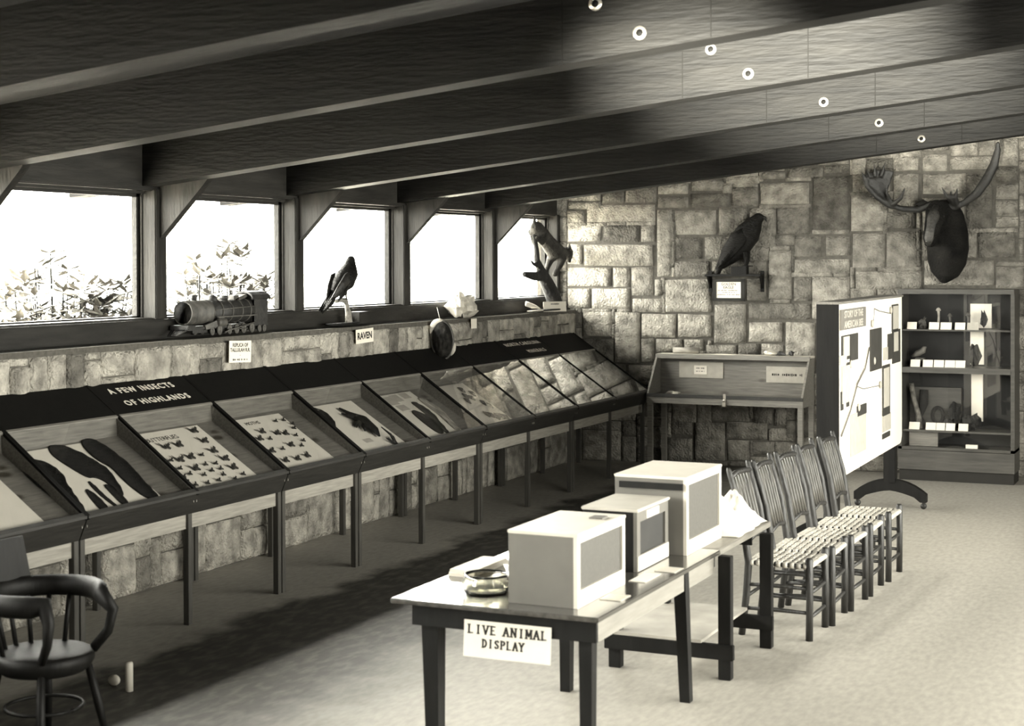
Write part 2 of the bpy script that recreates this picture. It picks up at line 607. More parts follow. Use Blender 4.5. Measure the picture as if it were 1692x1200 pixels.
def stone_fill(w0, w1, z0, z1, given, rw, rh, seed, cell=0.06):
    r = random.Random(seed)
    nx, nz = int((w1-w0)/cell), int((z1-z0)/cell)
    occ = [[False]*nx for _ in range(nz)]
    out = []
    for g in given:
        out.append(tuple(g))
        for i in range(max(0, int((g[1]-z0)/cell+0.4)), min(nz, int((g[3]-z0)/cell+0.6))):
            for k in range(max(0, int((g[0]-w0)/cell+0.4)), min(nx, int((g[2]-w0)/cell+0.6))):
                occ[i][k] = True
    for i in range(nz):
        for k in range(nx):
            if occ[i][k]:
                continue
            W_ = max(2, int(r.uniform(*rw)/cell))
            H_ = max(2, int(r.choice(rh)/cell))
            w = 0
            while w < W_ and k+w < nx and not occ[i][k+w]:
                w += 1
            if k+w < nx and not occ[i][k+w]:
                g2 = 0
                while k+w+g2 < nx and not occ[i][k+w+g2] and g2 < 3:
                    g2 += 1
                if g2 < 3:
                    w += g2
            h = 1
            while h < H_ and i+h < nz and all(not occ[i+h][q] for q in range(k, k+w)):
                h += 1
            for a in range(h):
                for q in range(k, k+w):
                    occ[i+a][q] = True
            out.append((w0+k*cell, z0+i*cell, w0+(k+w)*cell, z0+(i+h)*cell))
    return out


def GU(k, n, w):
    b = 0.007/w
    return 0.0 if k == 0 else (1.0 if k == n else b+(1-2*b)*(k-1)/(n-2))


def stones_mesh(rects, frame, seed, gap=0.004, relief=0.022, tones=(0.62, 1.2), topz=None, fixed={}):
    """frame(u, z, off) -> world point"""
    r = random.Random(seed)
    mb = MB()
    for qi, (a, b, c, d) in enumerate(rects):
        if topz is not None and d > topz:
            d = topz
        if c-a < 0.03 or d-b < 0.03:
            continue
        t = r.uniform(*tones)
        if r.random() < 0.14:
            t *= 0.55
        t = fixed.get(qi, t)
        a2, c2, b2, d2 = a+gap*r.uniform(.6, 1.3), c-gap*r.uniform(.6, 1.3), b+gap*r.uniform(.6, 1.3), d-gap*r.uniform(.6, 1.3)
        w, h = c2-a2, d2-b2
        nx, nz = max(4, int(w/0.045)+2), max(4, int(h/0.045)+2)
        base = relief*r.uniform(0.7, 1.5)
        sk = [r.uniform(-1, 1)*0.006 for _ in range(4)]
        vs, fs = [], []
        # rim at mortar depth then a raised irregular face
        for i in range(nz+1):
            for k in range(nx+1):
                fu, fz = GU(k, nx, w), GU(i, nz, h)
                u, z = a2+w*fu, b2+h*fz
                e = min(fu*w, (1-fu)*w, fz*h, (1-fz)*h)
                n = mnoise.noise(Vector((u*9, z*9, seed)))*0.5+mnoise.noise(Vector((u*24, z*24, seed+5)))*0.3
                off = base*min(1, 0.62+e/0.09) + (n*0.016 if e > 0.001 else 0)
                if e < 0.001:
                    off = -0.004
                    u += mnoise.noise(Vector((u*7, z*7, 3.3)))*0.007
                    z += mnoise.noise(Vector((u*7, z*7, 9.3)))*0.007
                vs.append(frame(u+sk[0]*fz, z+sk[1]*fu, off))
        for i in range(nz):
            for k in range(nx):
                q = i*(nx+1)+k
                fs.append((q, q+1, q+nx+2, q+nx+1))
        mb.add(vs, fs, True, tone=t)
    return mb


def solid_wall(name, corners, thick_dir, st_rects, frame, seed, **kw):
    """mortar slab and its stones in one mesh with two materials"""
    slab = MB().prism(corners, thick_dir)
    sm = stones_mesh(st_rects, frame, seed, **kw)
    nf = len(slab.f)
    slab.add(sm.v, sm.f)
    slab.smooth = [False]*nf+sm.smooth
    slab.tone = [1.0]*nf+sm.tone
    me = bpy.data.meshes.new(name)
    me.from_pydata(slab.v, [], slab.f)
    me.materials.append(MORTAR)
    me.materials.append(STONE)
    ca = me.color_attributes.new('tone', 'FLOAT_COLOR', 'CORNER')
    k = 0
    for p in me.polygons:
        p.material_index = 0 if p.index < nf else 1
        p.use_smooth = slab.smooth[p.index]
        t = slab.tone[p.index]
        for _ in p.loop_indices:
            ca.data[k].color = (t, t, t, 1)
            k += 1
    bm = bmesh.new()
    bm.from_mesh(me)
    bmesh.ops.recalc_face_normals(bm, faces=[f for f in bm.faces if f.material_index == 0])
    bm.to_mesh(me)
    bm.free()
    o = bpy.data.objects.new(name, me)
    COL.objects.link(o)
    return struct(o)


ZR, ZS = 2.94, 0.108       # underside of the beams: z = ZR + ZS * x
rects = stone_fill(-0.36, 8.7, 0.0, 4.26, STONES, (0.22, 0.62), (0.12, 0.18, 0.24, 0.3, 0.36), 5)
o = solid_wall('wall_back', [wp(-0.5, -0.05), wp(9.3, -0.05), wp(9.3, 4.3), wp(-0.5, 4.3)], WB.to_3x3() @ Vector((0, 0.4, 0)), rects, wp, 11, tones=(0.7, 1.15), fixed={15: 0.45, 16: 0.6, 18: 0.9, 19: 0.65, 20: 0.8, 21: 0.65, 24: 0.6, 25: 0.6, 35: 0.55, 56: 0.7, 57: 0.45, 4: 1.2, 5: 1.25, 9: 1.2, 29: 1.2, 30: 1.3, 31: 1.2, 38: 1.3, 39: 1.25, 40: 1.25, 36: 1.2, 8: 1.2, 10: 1.1, 63: 0.7, 71: 0.5})  # hand-set tones: natural variation, plus window light and its fall-off put into stone colour
# faces of the stones look into the room
rl = stone_fill(-1.4, 17.42, 0.0, 1.78, [], (0.14, 0.5), (0.24, 0.36, 0.42, 0.6), 9)
solid_wall('wall_left', [(0, -2.9, 0), (0, 17.44, 0), (0, 17.44, 1.775), (0, -2.9, 1.775)], (-0.42, 0, 0), rl, lambda u, z, off: Vector((off, u, min(z, 1.79))), 21, tones=(1.1, 1.7))

PY = [5.79, 7.74, 9.69, 11.62, 13.56, 15.57, 17.36]      # near face of every window post
FR = MB()
# sill and header timbers
o = MB().box(-0.43, -2.8, 1.78, -0.2, 17.40, 1.925, 0.012).box(-0.43, -2.8, 1.925, -0.24, 17.4, 1.94).obj('trim_1', SILLY)
struct(o)
o = MB().box(-0.42, -2.8, 2.885, -0.22, 17.40, 3.34, 0.01).box(-0.36, -2.8, 2.865, -0.30, 17.4, 2.89).obj('trim_2', SILLY)
struct(o)
LABP = ['window post nearest the camera, wholly dark timber', 'dark window post and knee brace at the left edge of the nearest window',
        'dark timber window post between the first foliage window and the model locomotive',
        'dark timber window post just left of the mounted raven', 'dark timber window post between the raven window and the white quartz window',
        'dark timber window post between the quartz lump and the mounted bobcat', 'dark corner window post against the stone back wall']
for i, y in enumerate(PY):
    if y < 7:
        continue
    p = empty('window_post', (-0.3, y+0.07, 1.93))
    b = MB().box(-0.11, -0.07, 0, 0.1, 0.07, 0.97, 0.008)
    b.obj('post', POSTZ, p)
    MB().box(-0.11, -0.085, 0, -0.05, -0.07, 0.96).box(-0.035, -0.08, 0, -0.02, -0.07, 0.96).obj('stop_moulding', POSTZ, p)
    if i < 6:
        # knee brace: a triangular plank running into the room under the beam
        g = MB().prism([(0.1, -0.02, 0.60), (0.1, -0.02, 1.01), (0.53, -0.02, 1.035), (0.50, -0.02, 1.0)], (0, 0.07, 0))
        g.obj('knee_brace', POSTZ, p)
    tag(p, LABP[i], 'post', 'window posts')
edges = [-2.8, 1.9, 3.84]+PY+[17.45]
for i in range(1, len(edges)-2):
    a, b_ = edges[i]+0.14, edges[i+1]
    w = empty('window_%d' % i, (-0.37, (a+b_)/2, 1.94))
    struct(w)
    L = (b_-a)/2
    MB().box(-0.02, -L, 0, 0.02, -L+0.035, 0.93).box(-0.02, L-0.035, 0, 0.02, L, 0.93).box(-0.02, -L, 0.0, 0.02, L, 0.012).box(-0.02, -L, 0.90, 0.02, L, 0.93).obj('window_frame', SILLY, w)
    MB().box(-0.003, -L+0.03, 0.01, 0.003, L-0.03, 0.905).obj('pane', WG, w)
for y in (1.9, 3.84, 5.79):
    MB()
o = MB().box(-0.41, 1.9, 1.94, -0.2, 2.04, 2.9).obj('trim_3', POSTZ)
struct(o)
o = MB().box(-0.41, 3.84, 1.94, -0.2, 3.98, 2.9).obj('trim_4', POSTZ)
struct(o)
o = MB().box(-0.41, 5.79, 1.94, -0.2, 5.93, 2.9).obj('trim_5', POSTZ)
struct(o)

# ceiling deck and the sloping beams
mb = MB()
x0, x1 = -1.3, 9.3
d0 = 0.36
n = 0
y = -3.0
while y < 18.6:
    y2 = y+0.16
    z = lambda x: ZR+d0+ZS*x
    mb.prism([(x0, y, z(x0)), (x1, y, z(x1)), (x1, y, z(x1)+0.05), (x0, y, z(x0)+0.05)], (0, 0.155, 0))
    y = y2
mb.prism([(x0, -3, z(x0)+0.05), (x1, -3, z(x1)+0.05), (x1, -3, z(x1)+0.1), (x0, -3, z(x0)+0.1)], (0, 21.6, 0))
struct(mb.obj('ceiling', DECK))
BL = ['ceiling beam nearest the camera at the dark top left', 'ceiling beam crossing the top left corner of the view', 'long ceiling beam passing over the near foliage window',
      'ceiling beam ending above the model locomotive window post', 'ceiling beam ending above the post beside the raven', 'ceiling beam ending above the post beside the quartz lump',
      'lowest looking ceiling beam, nearest the stone back wall']
for i, yf in enumerate([3.91, 5.86, 7.81, 9.76, 11.71, 13.66, 15.61]):
    z = lambda x: ZR+ZS*x
    t = empty('ceiling_beam', (0, yf-0.1, ZR))
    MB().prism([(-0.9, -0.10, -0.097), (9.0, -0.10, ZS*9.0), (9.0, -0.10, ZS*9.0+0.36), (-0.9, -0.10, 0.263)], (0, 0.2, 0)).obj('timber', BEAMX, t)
    MB().box(3.95, -0.1015, ZS*3.95+0.005, 3.956, -0.0995, ZS*3.95+0.355).box(4.75, -0.1015, ZS*4.75+0.005, 4.756, -0.0995, ZS*4.75+0.355).obj('splice_joint', BLACK, t)
    for (bx, bz) in ((4.14, 0.28), (4.38, 0.09)):
        zz = ZS*bx+bz
        w = MB().lathe((bx, -0.10, zz), [(0.014, 0.0), (0.036, 0.0), (0.036, -0.006), (0.014, -0.006)], 16, axis='y').obj('washer', STEEL, t)
        MB().lathe((bx, -0.10, zz), [(0.0, -0.007), (0.02, -0.0065), (0.018, 0.0)], 8, axis='y').obj('bolt', BLACK, w)
    tag(t, BL[i], 'beam', 'ceiling beams')

# remaining shell: right side with its long window band, and the end behind the camera
YS0, YS1 = RWY-RWL/2, RWY+RWL/2
ZW0, ZW1 = RWZ-RWH/2, RWZ+RWH/2
o = MB().box(8.7, -3, 0, 9.1, 19, ZW0).box(8.7, -3, ZW1, 9.1, 19, 4.4)
o.box(8.7, -3, ZW0, 9.1, YS0, ZW1).box(8.7, YS1, ZW0, 9.1, 19, ZW1)
o = o.obj('wall_right', MORTAR)
struct(o)
yy = YS0
k = 9
w = empty('window_12', (8.9, RWY, ZW0))
struct(w)
m_ = MB()
q = -RWL/2
while q <= RWL/2+0.01:
    m_.box(-0.05, q-0.05, 0, 0.05, q+0.05, RWH)
    q += RWL/5
m_.obj('window_frame', POSTZ, w)
MB().box(-0.003, -RWL/2, 0, 0.003, RWL/2, RWH).obj('pane', WG, w)
struct(MB().box(-0.6, -3.4, 0, 9.2, -3, 4.4).obj('wall_front', mat('dark_panelling', 0.05, 0.6)))

# outdoors: open ground below the windows and two rhododendron bushes
struct(MB().box(-60, -30, -1.0, -0.5, 60, -0.9).obj('ground', mat('pale_ground', 0.5, 0.9, 0.1, 0.5)))


def bush(cx, cy, h, w, seed, label, nl):
    r = random.Random(seed)
    t = empty('rhododendron_bush', (cx, cy, -0.9))
    st, lf = MB(), MB()
    for i in range(nl):
        a = r.uniform(0, 2*math.pi)
        rr = w*math.sqrt(r.random())
        fz = r.random()**0.6
        tip = Vector((math.cos(a)*rr*0.8, math.sin(a)*rr*1.0, 0.9+(h)*fz*(1-0.45*(rr/w)**2)))
        root = Vector((tip.x*0.25, tip.y*0.25, 0))
        mid = root.lerp(tip, 0.55)+Vector((0, 0, 0.25))
        st.tube([root, mid, tip], [0.012, 0.009, 0.005], 5)
        for q in range(9):
            b = 2*math.pi*q/9+r.uniform(-.2, .2)
            L = r.uniform(0.14, 0.23)
            d = Vector((math.cos(b), math.sin(b), r.uniform(-0.35, 0.75))).normalized()
            s = d.cross(Vector((0, 0, 1))).normalized()*L*0.17
            n = s.cross(d).normalized()*0.006
            p0 = tip
            lf.add([p0, p0+d*L*0.45+s-n, p0+d*L, p0+d*L*0.45-s-n, p0+d*L*0.5+n], [(0, 1, 4), (1, 2, 4), (2, 3, 4), (3, 0, 4)])
    st.obj('stems', BARK, t)['kind'] = 'stuff'
    lf.obj('foliage', LEAF, t)['kind'] = 'stuff'
    tag(t, label, 'shrub', 'bushes outside the windows')


bush(-1.55, 10.25, 2.45, 1.15, 1, 'leafy pale bush outside the nearest window at the left edge', 700)
bush(-1.7, 12.75, 2.55, 0.95, 2, 'leafy pale bush outside the window behind the model locomotive', 560)


# ------------------------------------------------------------------ display cases along the window wall
PITCH_Y = 1.082
Y0C = 7.42
SK = 0.13                                   # the rims are set slightly out of square
FZ, BZ_ = 0.869, 1.511                      # front and back height of the sloping lid


def cy(j, x):
    return Y0C+PITCH_Y*j+SK*(1.026-x)


def lidz(x):
    return FZ+(1.026-x)*(BZ_-FZ)/(1.026-0.022)


TF, TB = (0.97, 0.835), (0.33, 1.19)        # tray floor, front and back
TL = math.hypot(TF[0]-TB[0], TF[1]-TB[1])
DX, DZ = (TB[0]-TF[0])/TL, (TB[1]-TF[1])/TL


def tray(j, s, t, h=0.0, rot=0.0):
    """frame on the tray floor of bay j: s along the wall, t up the slope (measured in the square frame), z = normal"""
    x = TF[0]+DX*t
    y = 7.40+1.084*j+s
    z = TF[1]+DZ*t
    n = Vector((DZ, 0, -DX))
    A = Vector((0, 1, 0))
    B = Vector((DX, 0, DZ))
    ca, sa = math.cos(rot), math.sin(rot)
    return basis(A*ca+B*sa, -A*sa+B*ca, n, Vector((x, y, z))+n*h)


def pt(j, x, z, e=0.0):
    return (x, cy(j, x)+e, z)


def quad_slab(mb, j0, j1, xa, za, xb, zb, th, e0=0.0, e1=0.0):
    """parallelogram board between junctions j0 and j1, from (xa,za) to (xb,zb), thickness th downward"""
    a = [pt(j0, xa, za, e0), pt(j1, xa, za, -e1), pt(j1, xb, zb, -e1), pt(j0, xb, zb, e0)]
    mb.prism(a, (0, 0, -th))
    return mb


def display_case(j0, j1, label, headers):
    t = empty('display_case', (0.55, (cy(j0, 0.5)+cy(j1, 0.5))/2, 0))
    T = Matrix.Translation(-Vector(t.location))

    def ob(mb, name, m, par=t):
        return mb.obj2(name, m, par, T)
    g = 0.006
    # closed lower body, ends and back
    body = MB()
    for j, s in ((j0, 1), (j1, -1)):
        e = g*s
        poly = [(0.022, BZ_-0.012), (1.02, FZ-0.008), (0.955, 0.722), (0.06, 0.722)]
        body.prism([(x, cy(j, x)+e, z) for x, z in poly], (0, s*0.018, 0))
    quad_slab(body, j0, j1, 0.04, 0.745, 0.95, 0.745, 0.022, g+0.018, g+0.018)
    body.prism([pt(j0, 0.022, BZ_-0.012, g), pt(j1, 0.022, BZ_-0.012, -g), pt(j1, 0.04, 0.73, -g), pt(j0, 0.04, 0.73, g)], (0.016, 0, 0))
    ob(body, 'case_body', NOSE)
    # sloping nose board
    ns = MB().prism([pt(j0, 1.026, FZ, g), pt(j1, 1.026, FZ, -g), pt(j1, 0.955, 0.722, -g), pt(j0, 0.955, 0.722, g)], (-0.02, 0, 0.008))
    ob(ns, 'front_board', NOSE)
    # lower frame: rails and legs
    ra = MB().box(0.915, cy(j0, 0.93)+0.03, 0.625, 0.935, cy(j1, 0.93)-0.03, 0.722)
    ob(ra, 'front_rail', APRON)
    rb = MB().box(0.09, cy(j0, 0.1)+0.03, 0.625, 0.11, cy(j1, 0.1)-0.03, 0.722)
    ob(rb, 'back_rail', LEGW)
    for j in range(j0, j1+1):
        for x in (0.933, 0.105):
            if j == j0:
                c = cy(j, x)+0.028
            elif j == j1:
                c = cy(j, x)-0.028
            else:
                c = cy(j, x)
            w = 0.021
            ob(MB().box(x-0.021, c-w, 0, x+0.021, c+w, 0.722, 0.002), 'leg', LEGW)
    for k, j in enumerate(range(j0, j1)):
        e0 = g if j == j0 else 0
        e1 = g if j+1 == j1 else 0
        # tray: floor, back board, side boards
        tr = MB()
        quad_slab(tr, j, j+1, TF[0]+0.02, TF[1]-0.011, TB[0]-0.01, TB[1]+0.006, 0.012, e0+0.02, e1+0.02)
        ob(tr, 'tray_floor', WOODY)
        bb = MB().prism([pt(j, 0.325, 1.15, e0+0.02), pt(j+1, 0.325, 1.15, -e1-0.02), pt(j+1, 0.315, lidz(0.315)-0.012, -e1-0.02), pt(j, 0.315, lidz(0.315)-0.012, e0+0.02)], (-0.012, 0, 0))
        ob(bb, 'back_board', WOODY)
        for jj, e, s in ((j, e0, 1), (j+1, -e1, -1)):
            sb = MB().prism([(x, cy(jj, x)+e+s*0.012, z) for x, z in [(1.0, 0.80), (1.0, lidz(1.0)-0.012), (0.31, lidz(0.31)-0.012), (0.31, 1.13)]], (0, s*0.008, 0))
            ob(sb, 'side_board', WOODY)
        # black header board across the top of the lid
        hd = MB()
        quad_slab(hd, j, j+1, 0.022, BZ_+0.004, 0.31, lidz(0.31)+0.004, 0.012, e0+0.006, e1+0.006)
        h = ob(hd, 'header_board', BLACK)
        if headers and headers[k]:
            for line, (fy, fx, size) in headers[k]:
                y = cy(j, fx)+PITCH_Y*fy
                n = Vector((DZ, 0, -DX))
                Mx = T @ basis((0, 1, 0), (DX, 0, DZ), n, (fx, y, lidz(fx)+0.008))
                text(line, size, INKL, parent=h, M=Mx, bold=0.002 if j == 1 else 0.0, spacing=1.25)
                h.children[-1].matrix_parent_inverse = Matrix.Identity(4)
        # wooden strip under the header, glass pane, dark glazing bars
        sp = MB()
        quad_slab(sp, j, j+1, 0.31, lidz(0.31)+0.006, 0.325, lidz(0.325)+0.006, 0.014, e0+0.006, e1+0.006)
        ob(sp, 'lid_strip', WOODY)
        gp = MB()
        quad_slab(gp, j, j+1, 0.325, lidz(0.325)+0.001, 1.012, lidz(1.012)+0.001, 0.0002, e0+0.012, e1+0.012)
        gv = gp.v
        a = [gv[0], gv[1], gv[2], gv[3]]
        gp = MB().add(a, [(0, 1, 2, 3)])
        ob(gp, 'glass_pane', GL)
    for j in range(j0, j1+1):
        e = {j0: g, j1: -g}.get(j, 0.0)
        w = 0.012
        br = MB().prism([(x, cy(j, x)+e-w, z) for x, z in [(0.022, BZ_+0.008), (1.026, FZ+0.008), (1.026, FZ-0.02), (0.022, BZ_-0.02)]], (0, 2*w, 0))
        ob(br, 'glazing_bar', BLACK)
    lp = MB()
    quad_slab(lp, j0, j1, 1.000, lidz(1.0)+0.006, 1.028, lidz(1.028)+0.006, 0.016, g, g)
    ob(lp, 'front_glazing_bar', NOSE)
    tag(t, label, 'display case', 'display cases along the window wall')
    return t


def obj2(self, name, m, par, T):
    self.v = [tuple(T @ Vector(p)) for p in self.v]
    return self.obj(name, m, par)


MB.obj2 = obj2

HI = [('A FEW INSECTS', (0.46, 0.105, 0.085)), ('OF HIGHLANDS', (0.50, 0.225, 0.085))]
HN = [('NORTH CAROLINA', (0.50, 0.105, 0.085)), ('MINERALS', (0.62, 0.225, 0.085))]
display_case(-2, 0, 'sloping glass display case cut off by the left edge', None)
display_case(0, 2, 'sloping glass display case with dark pelts and the insects header', [None, HI])
display_case(2, 3, 'narrow glass display case holding the moth sheet only', None)
display_case(3, 5, 'sloping glass display case with the dark stuffed bird and striped pelts', None)
display_case(5, 7, 'sloping glass display case with the seed pods, below the quartz lump', None)
display_case(7, 9, 'sloping glass display case with the North Carolina minerals header', [HN, None])

SHEETS = {}


def sheet(j, s0, s1, t0, t1, label, skew=0.10):
    Mx = tray(j, 0, 0, 0.008)
    # front edge is shifted with the rims
    p = [(s0-skew*0.5, t0, 0), (s1-skew*0.5, t0, 0), (s1+skew*0.5, t1, 0), (s0+skew*0.5, t1, 0)]
    c = tray(j, (s0+s1)/2, (t0+t1)/2, 0.002)
    q = [c.inverted() @ (Mx @ Vector(a)) for a in p]
    q = [(a.x, a.y, 0) for a in q]
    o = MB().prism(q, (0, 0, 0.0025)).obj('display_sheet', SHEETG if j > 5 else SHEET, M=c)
    tag(o, label, 'sheet', 'backing sheets in the cases')
    SHEETS[j] = o
    return c


sheet(-1, 0.12, 0.90, 0.01, 0.72, 'white backing sheet in the case cut off at the left edge')
sheet(0, 0.12, 0.90, 0.01, 0.72, 'white backing sheet under the dark pelts')
c1 = sheet(1, 0.17, 0.90, 0.015, 0.715, 'white backing sheet under the butterflies')
c2 = sheet(2, 0.17, 0.86, 0.02, 0.70, 'white backing sheet under the moths')
sheet(3, 0.17, 0.90, 0.03, 0.715, 'white backing sheet under the dark stuffed bird')
sheet(4, 0.14, 0.86, 0.03, 0.715, 'white backing sheet under the striped pelts and grey cards')
sheet(5, 0.14, 0.84, 0.03, 0.715, 'white backing sheet under the seed pods')
sheet(6, 0.12, 0.90, 0.03, 0.70, 'grey backing sheet in the case bay left of the minerals header')
sheet(7, 0.12, 0.90, 0.03, 0.70, 'grey backing sheet in the case bay under the minerals header')
sheet(8, 0.12, 0.90, 0.03, 0.70, 'grey backing sheet in the last case bay by the stone wall')

for (s, par, jj, si, ln) in (('BUTTERFLIES', SHEETS[1], 1, 0.062, (0.44, 0.625)), ('MOTHS', SHEETS[2], 2, 0.055, (0.46, 0.63))):
    Mx = par.matrix_world.inverted() @ tray(jj, ln[0], ln[1], 0.006)
    text(s, si, INK, 'title', parent=par, M=Mx, ext=0.0004)

BUTS = [[0.846, 0.647], [0.81, 0.512], [0.768, 0.382], [0.773, 0.273], [0.74, 0.162], [0.739, 0.067], [0.379, 0.518], [0.521, 0.517], [0.347, 0.355], [0.478, 0.361], [0.6, 0.359], [0.257, 0.363], [0.381, 0.231], [0.515, 0.248], [0.62, 0.24], [0.241, 0.261], [0.497, 0.172], [0.602, 0.171], [0.262, 0.184], [0.375, 0.144], [0.552, 0.104], [0.178, 0.172], [0.185, 0.062], [0.308, 0.055], [0.44, 0.059], [0.603, 0.038], [0.145, 0.105]]
MOTH = [[0.859, 0.614], [0.752, 0.62], [0.444, 0.519], [0.316, 0.44], [0.583, 0.47], [0.671, 0.449], [0.849, 0.495], [0.752, 0.403], [0.751, 0.322], [0.655, 0.266], [0.261, 0.274], [0.553, 0.30], [0.401, 0.27], [0.265, 0.135], [0.414, 0.128], [0.562, 0.138], [0.419, 0.416], [0.90, 0.55]]


def insect(name, span):
    mb = MB()
    s = span/2
    for sg in (1, -1):
        mb.add([(0, 0.1*s, 0.002), (sg*0.95*s, 0.75*s, 0.012), (sg*1.0*s, 0.35*s, 0.012), (sg*0.55*s, -0.05*s, 0.008), (0, -0.1*s, 0.002)], [(0, 1, 2, 3, 4)])
        mb.add([(0, 0, 0.003), (sg*0.6*s, -0.05*s, 0.009), (sg*0.62*s, -0.5*s, 0.009), (sg*0.3*s, -0.75*s, 0.006), (0, -0.25*s, 0.002)], [(0, 1, 2, 3, 4)])
    mb.tube([(0, -0.42*s, 0.005), (0, 0, 0.006), (0, 0.38*s, 0.005)], [0.03*s, 0.1*s, 0.05*s], 6)
    return mb.mesh(name, BUG)


bme, mme, sme = insect('butterfly', 0.105), insect('moth', 0.095), insect('small_insect', 0.062)
rws = ['far', 'upper', 'middle', 'lower', 'front']
for i, (s, t) in enumerate(BUTS):
    big = i in (0, 1, 2, 3, 4, 6, 7, 8, 9, 12)
    o = bpy.data.objects.new('butterfly', bme if big else sme)
    COL.objects.link(o)
    o.matrix_world = tray(1, s-0.015, t*0.96+0.035, 0.006, rnd.uniform(-.25, .25))
    if i < 6:
        lb = '%s dark butterfly down the right column of the butterfly sheet' % ORD[i]
        gr = None
    elif big:
        lb = 'dark spread butterfly in the middle of the butterfly sheet'
    else:
        lb = 'small pinned butterfly low on the butterfly sheet'
    tag(o, lb, 'butterfly', 'pinned butterflies')
for i, (s, t) in enumerate(MOTH):
    big = i in (2, 3, 4, 5, 10, 11, 13, 14, 15)
    o = bpy.data.objects.new('moth', mme if big else sme)
    COL.objects.link(o)
    o.matrix_world = tray(2, s-0.02, t*0.95+0.02, 0.006, rnd.uniform(-.25, .25))
    tag(o, 'dark pinned moth with wide wings on the moth sheet' if big else 'small pinned moth toward the right of the moth sheet', 'moth', 'pinned moths')


def smoothline(pts, n=3, closed=True):
    for _ in range(n):
        q = []
        N = len(pts)
        for i in range(N if closed else N-1):
            a, b = Vector(pts[i]), Vector(pts[(i+1) % N])
            q += [a.lerp(b, 0.25), a.lerp(b, 0.75)]
        pts = q
    return [tuple(p) for p in pts]


def pelt(j, outline, label, m=FUR, h=0.022, name='animal_pelt', lvl=2):
    """furry skin: domed plate over its outline, lying on the tray"""
    P = smoothline([(a, b, 0) for a, b in outline], lvl)
    cx = sum(p[0] for p in P)/len(P)
    ct = sum(p[1] for p in P)/len(P)
    loc = [(p[0]-cx, p[1]-ct) for p in P]
    bm = bmesh.new()
    vs = [bm.verts.new((a, b, 0)) for a, b in loc]
    f = bm.faces.new(vs)
    r = bmesh.ops.extrude_face_region(bm, geom=[f])
    top = [g for g in r['geom'] if isinstance(g, bmesh.types.BMVert)]
    for v in top:
        v.co.z = h*0.35
        v.co.x *= 0.96
        v.co.y *= 0.97
    tf = [g for g in r['geom'] if isinstance(g, bmesh.types.BMFace)]
    r2 = bmesh.ops.inset_region(bm, faces=tf, thickness=0.018, depth=h*0.6)
    bmesh.ops.triangulate(bm, faces=bm.faces[:])
    bmesh.ops.subdivide_edges(bm, edges=bm.edges[:], cuts=1, use_grid_fill=True)
    for v in bm.verts:
        if v.co.z > 0.002:
            v.co.z += mnoise.noise(Vector((v.co.x*18, v.co.y*18, j)))*0.007
    bmesh.ops.recalc_face_normals(bm, faces=bm.faces[:])
    me = bpy.data.meshes.new(name)
    bm.to_mesh(me)
    bm.free()
    for p in me.polygons:
        p.use_smooth = True
    me.materials.append(m)
    o = bpy.data.objects.new(name, me)
    COL.objects.link(o)
    o.matrix_world = tray(j, cx, ct, 0.006)
    return tag(o, label, 'pelt', 'pelts in the cases')


pelt(0, [(0.45, 0.70), (0.50, 0.745), (0.57, 0.745), (0.64, 0.70), (0.69, 0.59), (0.70, 0.52), (0.72, 0.40), (0.66, 0.28), (0.60, 0.16), (0.55, 0.13), (0.57, 0.30), (0.53, 0.36), (0.47, 0.36), (0.44, 0.48), (0.42, 0.62)], 'dark brown pelt with a trailing leg, in the middle of the first full case')
pelt(0, [(0.79, 0.735), (0.88, 0.76), (0.94, 0.70), (0.95, 0.55), (0.93, 0.38), (0.86, 0.2), (0.82, 0.02), (0.74, 0.02), (0.70, 0.12), (0.72, 0.3), (0.76, 0.42), (0.72, 0.52), (0.74, 0.65)], 'long dark pelt with its head at the top, beside the insects header divider', h=0.03)
pelt(0, [(0.08, 0.62), (0.22, 0.655), (0.32, 0.58), (0.33, 0.45), (0.25, 0.33), (0.18, 0.16), (0.12, 0.03), (0.03, 0.02), (0.03, 0.4)], 'broad dark pelt at the left side of the first full case', h=0.03)
pelt(0, [(0.33, 0.26), (0.37, 0.27), (0.36, 0.14), (0.33, 0.03), (0.25, 0.03), (0.28, 0.15)], 'short dark paw shaped skin lying left below the middle pelt', h=0.014)
pelt(0, [(0.43, 0.335), (0.46, 0.33), (0.43, 0.22), (0.42, 0.04), (0.39, 0.04), (0.39, 0.2)], 'thin dark tail skin below the middle pelt', h=0.012)
pelt(0, [(0.52, 0.28), (0.57, 0.27), (0.56, 0.14), (0.53, 0.04), (0.46, 0.05), (0.49, 0.18)], 'short dark paw shaped skin lying right below the middle pelt', h=0.014)
pelt(3, [(0.24, 0.70), (0.36, 0.69), (0.40, 0.62), (0.36, 0.5), (0.28, 0.42), (0.18, 0.36), (0.12, 0.5), (0.18, 0.66)], 'dark pelt hanging at the left edge of the stuffed bird case')
pelt(4, [(0.66, 0.56), (0.74, 0.56), (0.77, 0.44), (0.72, 0.30), (0.62, 0.16), (0.56, 0.05), (0.50, 0.06), (0.55, 0.2), (0.62, 0.34), (0.64, 0.46)], 'grey and dark striped pelt, left one of the long pair', m=FURL)
pelt(4, [(0.84, 0.60), (0.93, 0.58), (0.97, 0.46), (0.92, 0.32), (0.84, 0.18), (0.78, 0.05), (0.70, 0.06), (0.74, 0.18), (0.80, 0.32), (0.82, 0.46)], 'pale grey long pelt beside the right wall of its case', m=mat('pale_grey_fur', 0.36, 0.85, 0.6, 5, (3, 1, 1), bump=0.8, bscale=60), h=0.03)
pelt(4, [(0.46, 0.44), (0.56, 0.44), (0.62, 0.30), (0.58, 0.16), (0.48, 0.06), (0.38, 0.08), (0.40, 0.26)], 'dark squat pelt left of the striped pair')
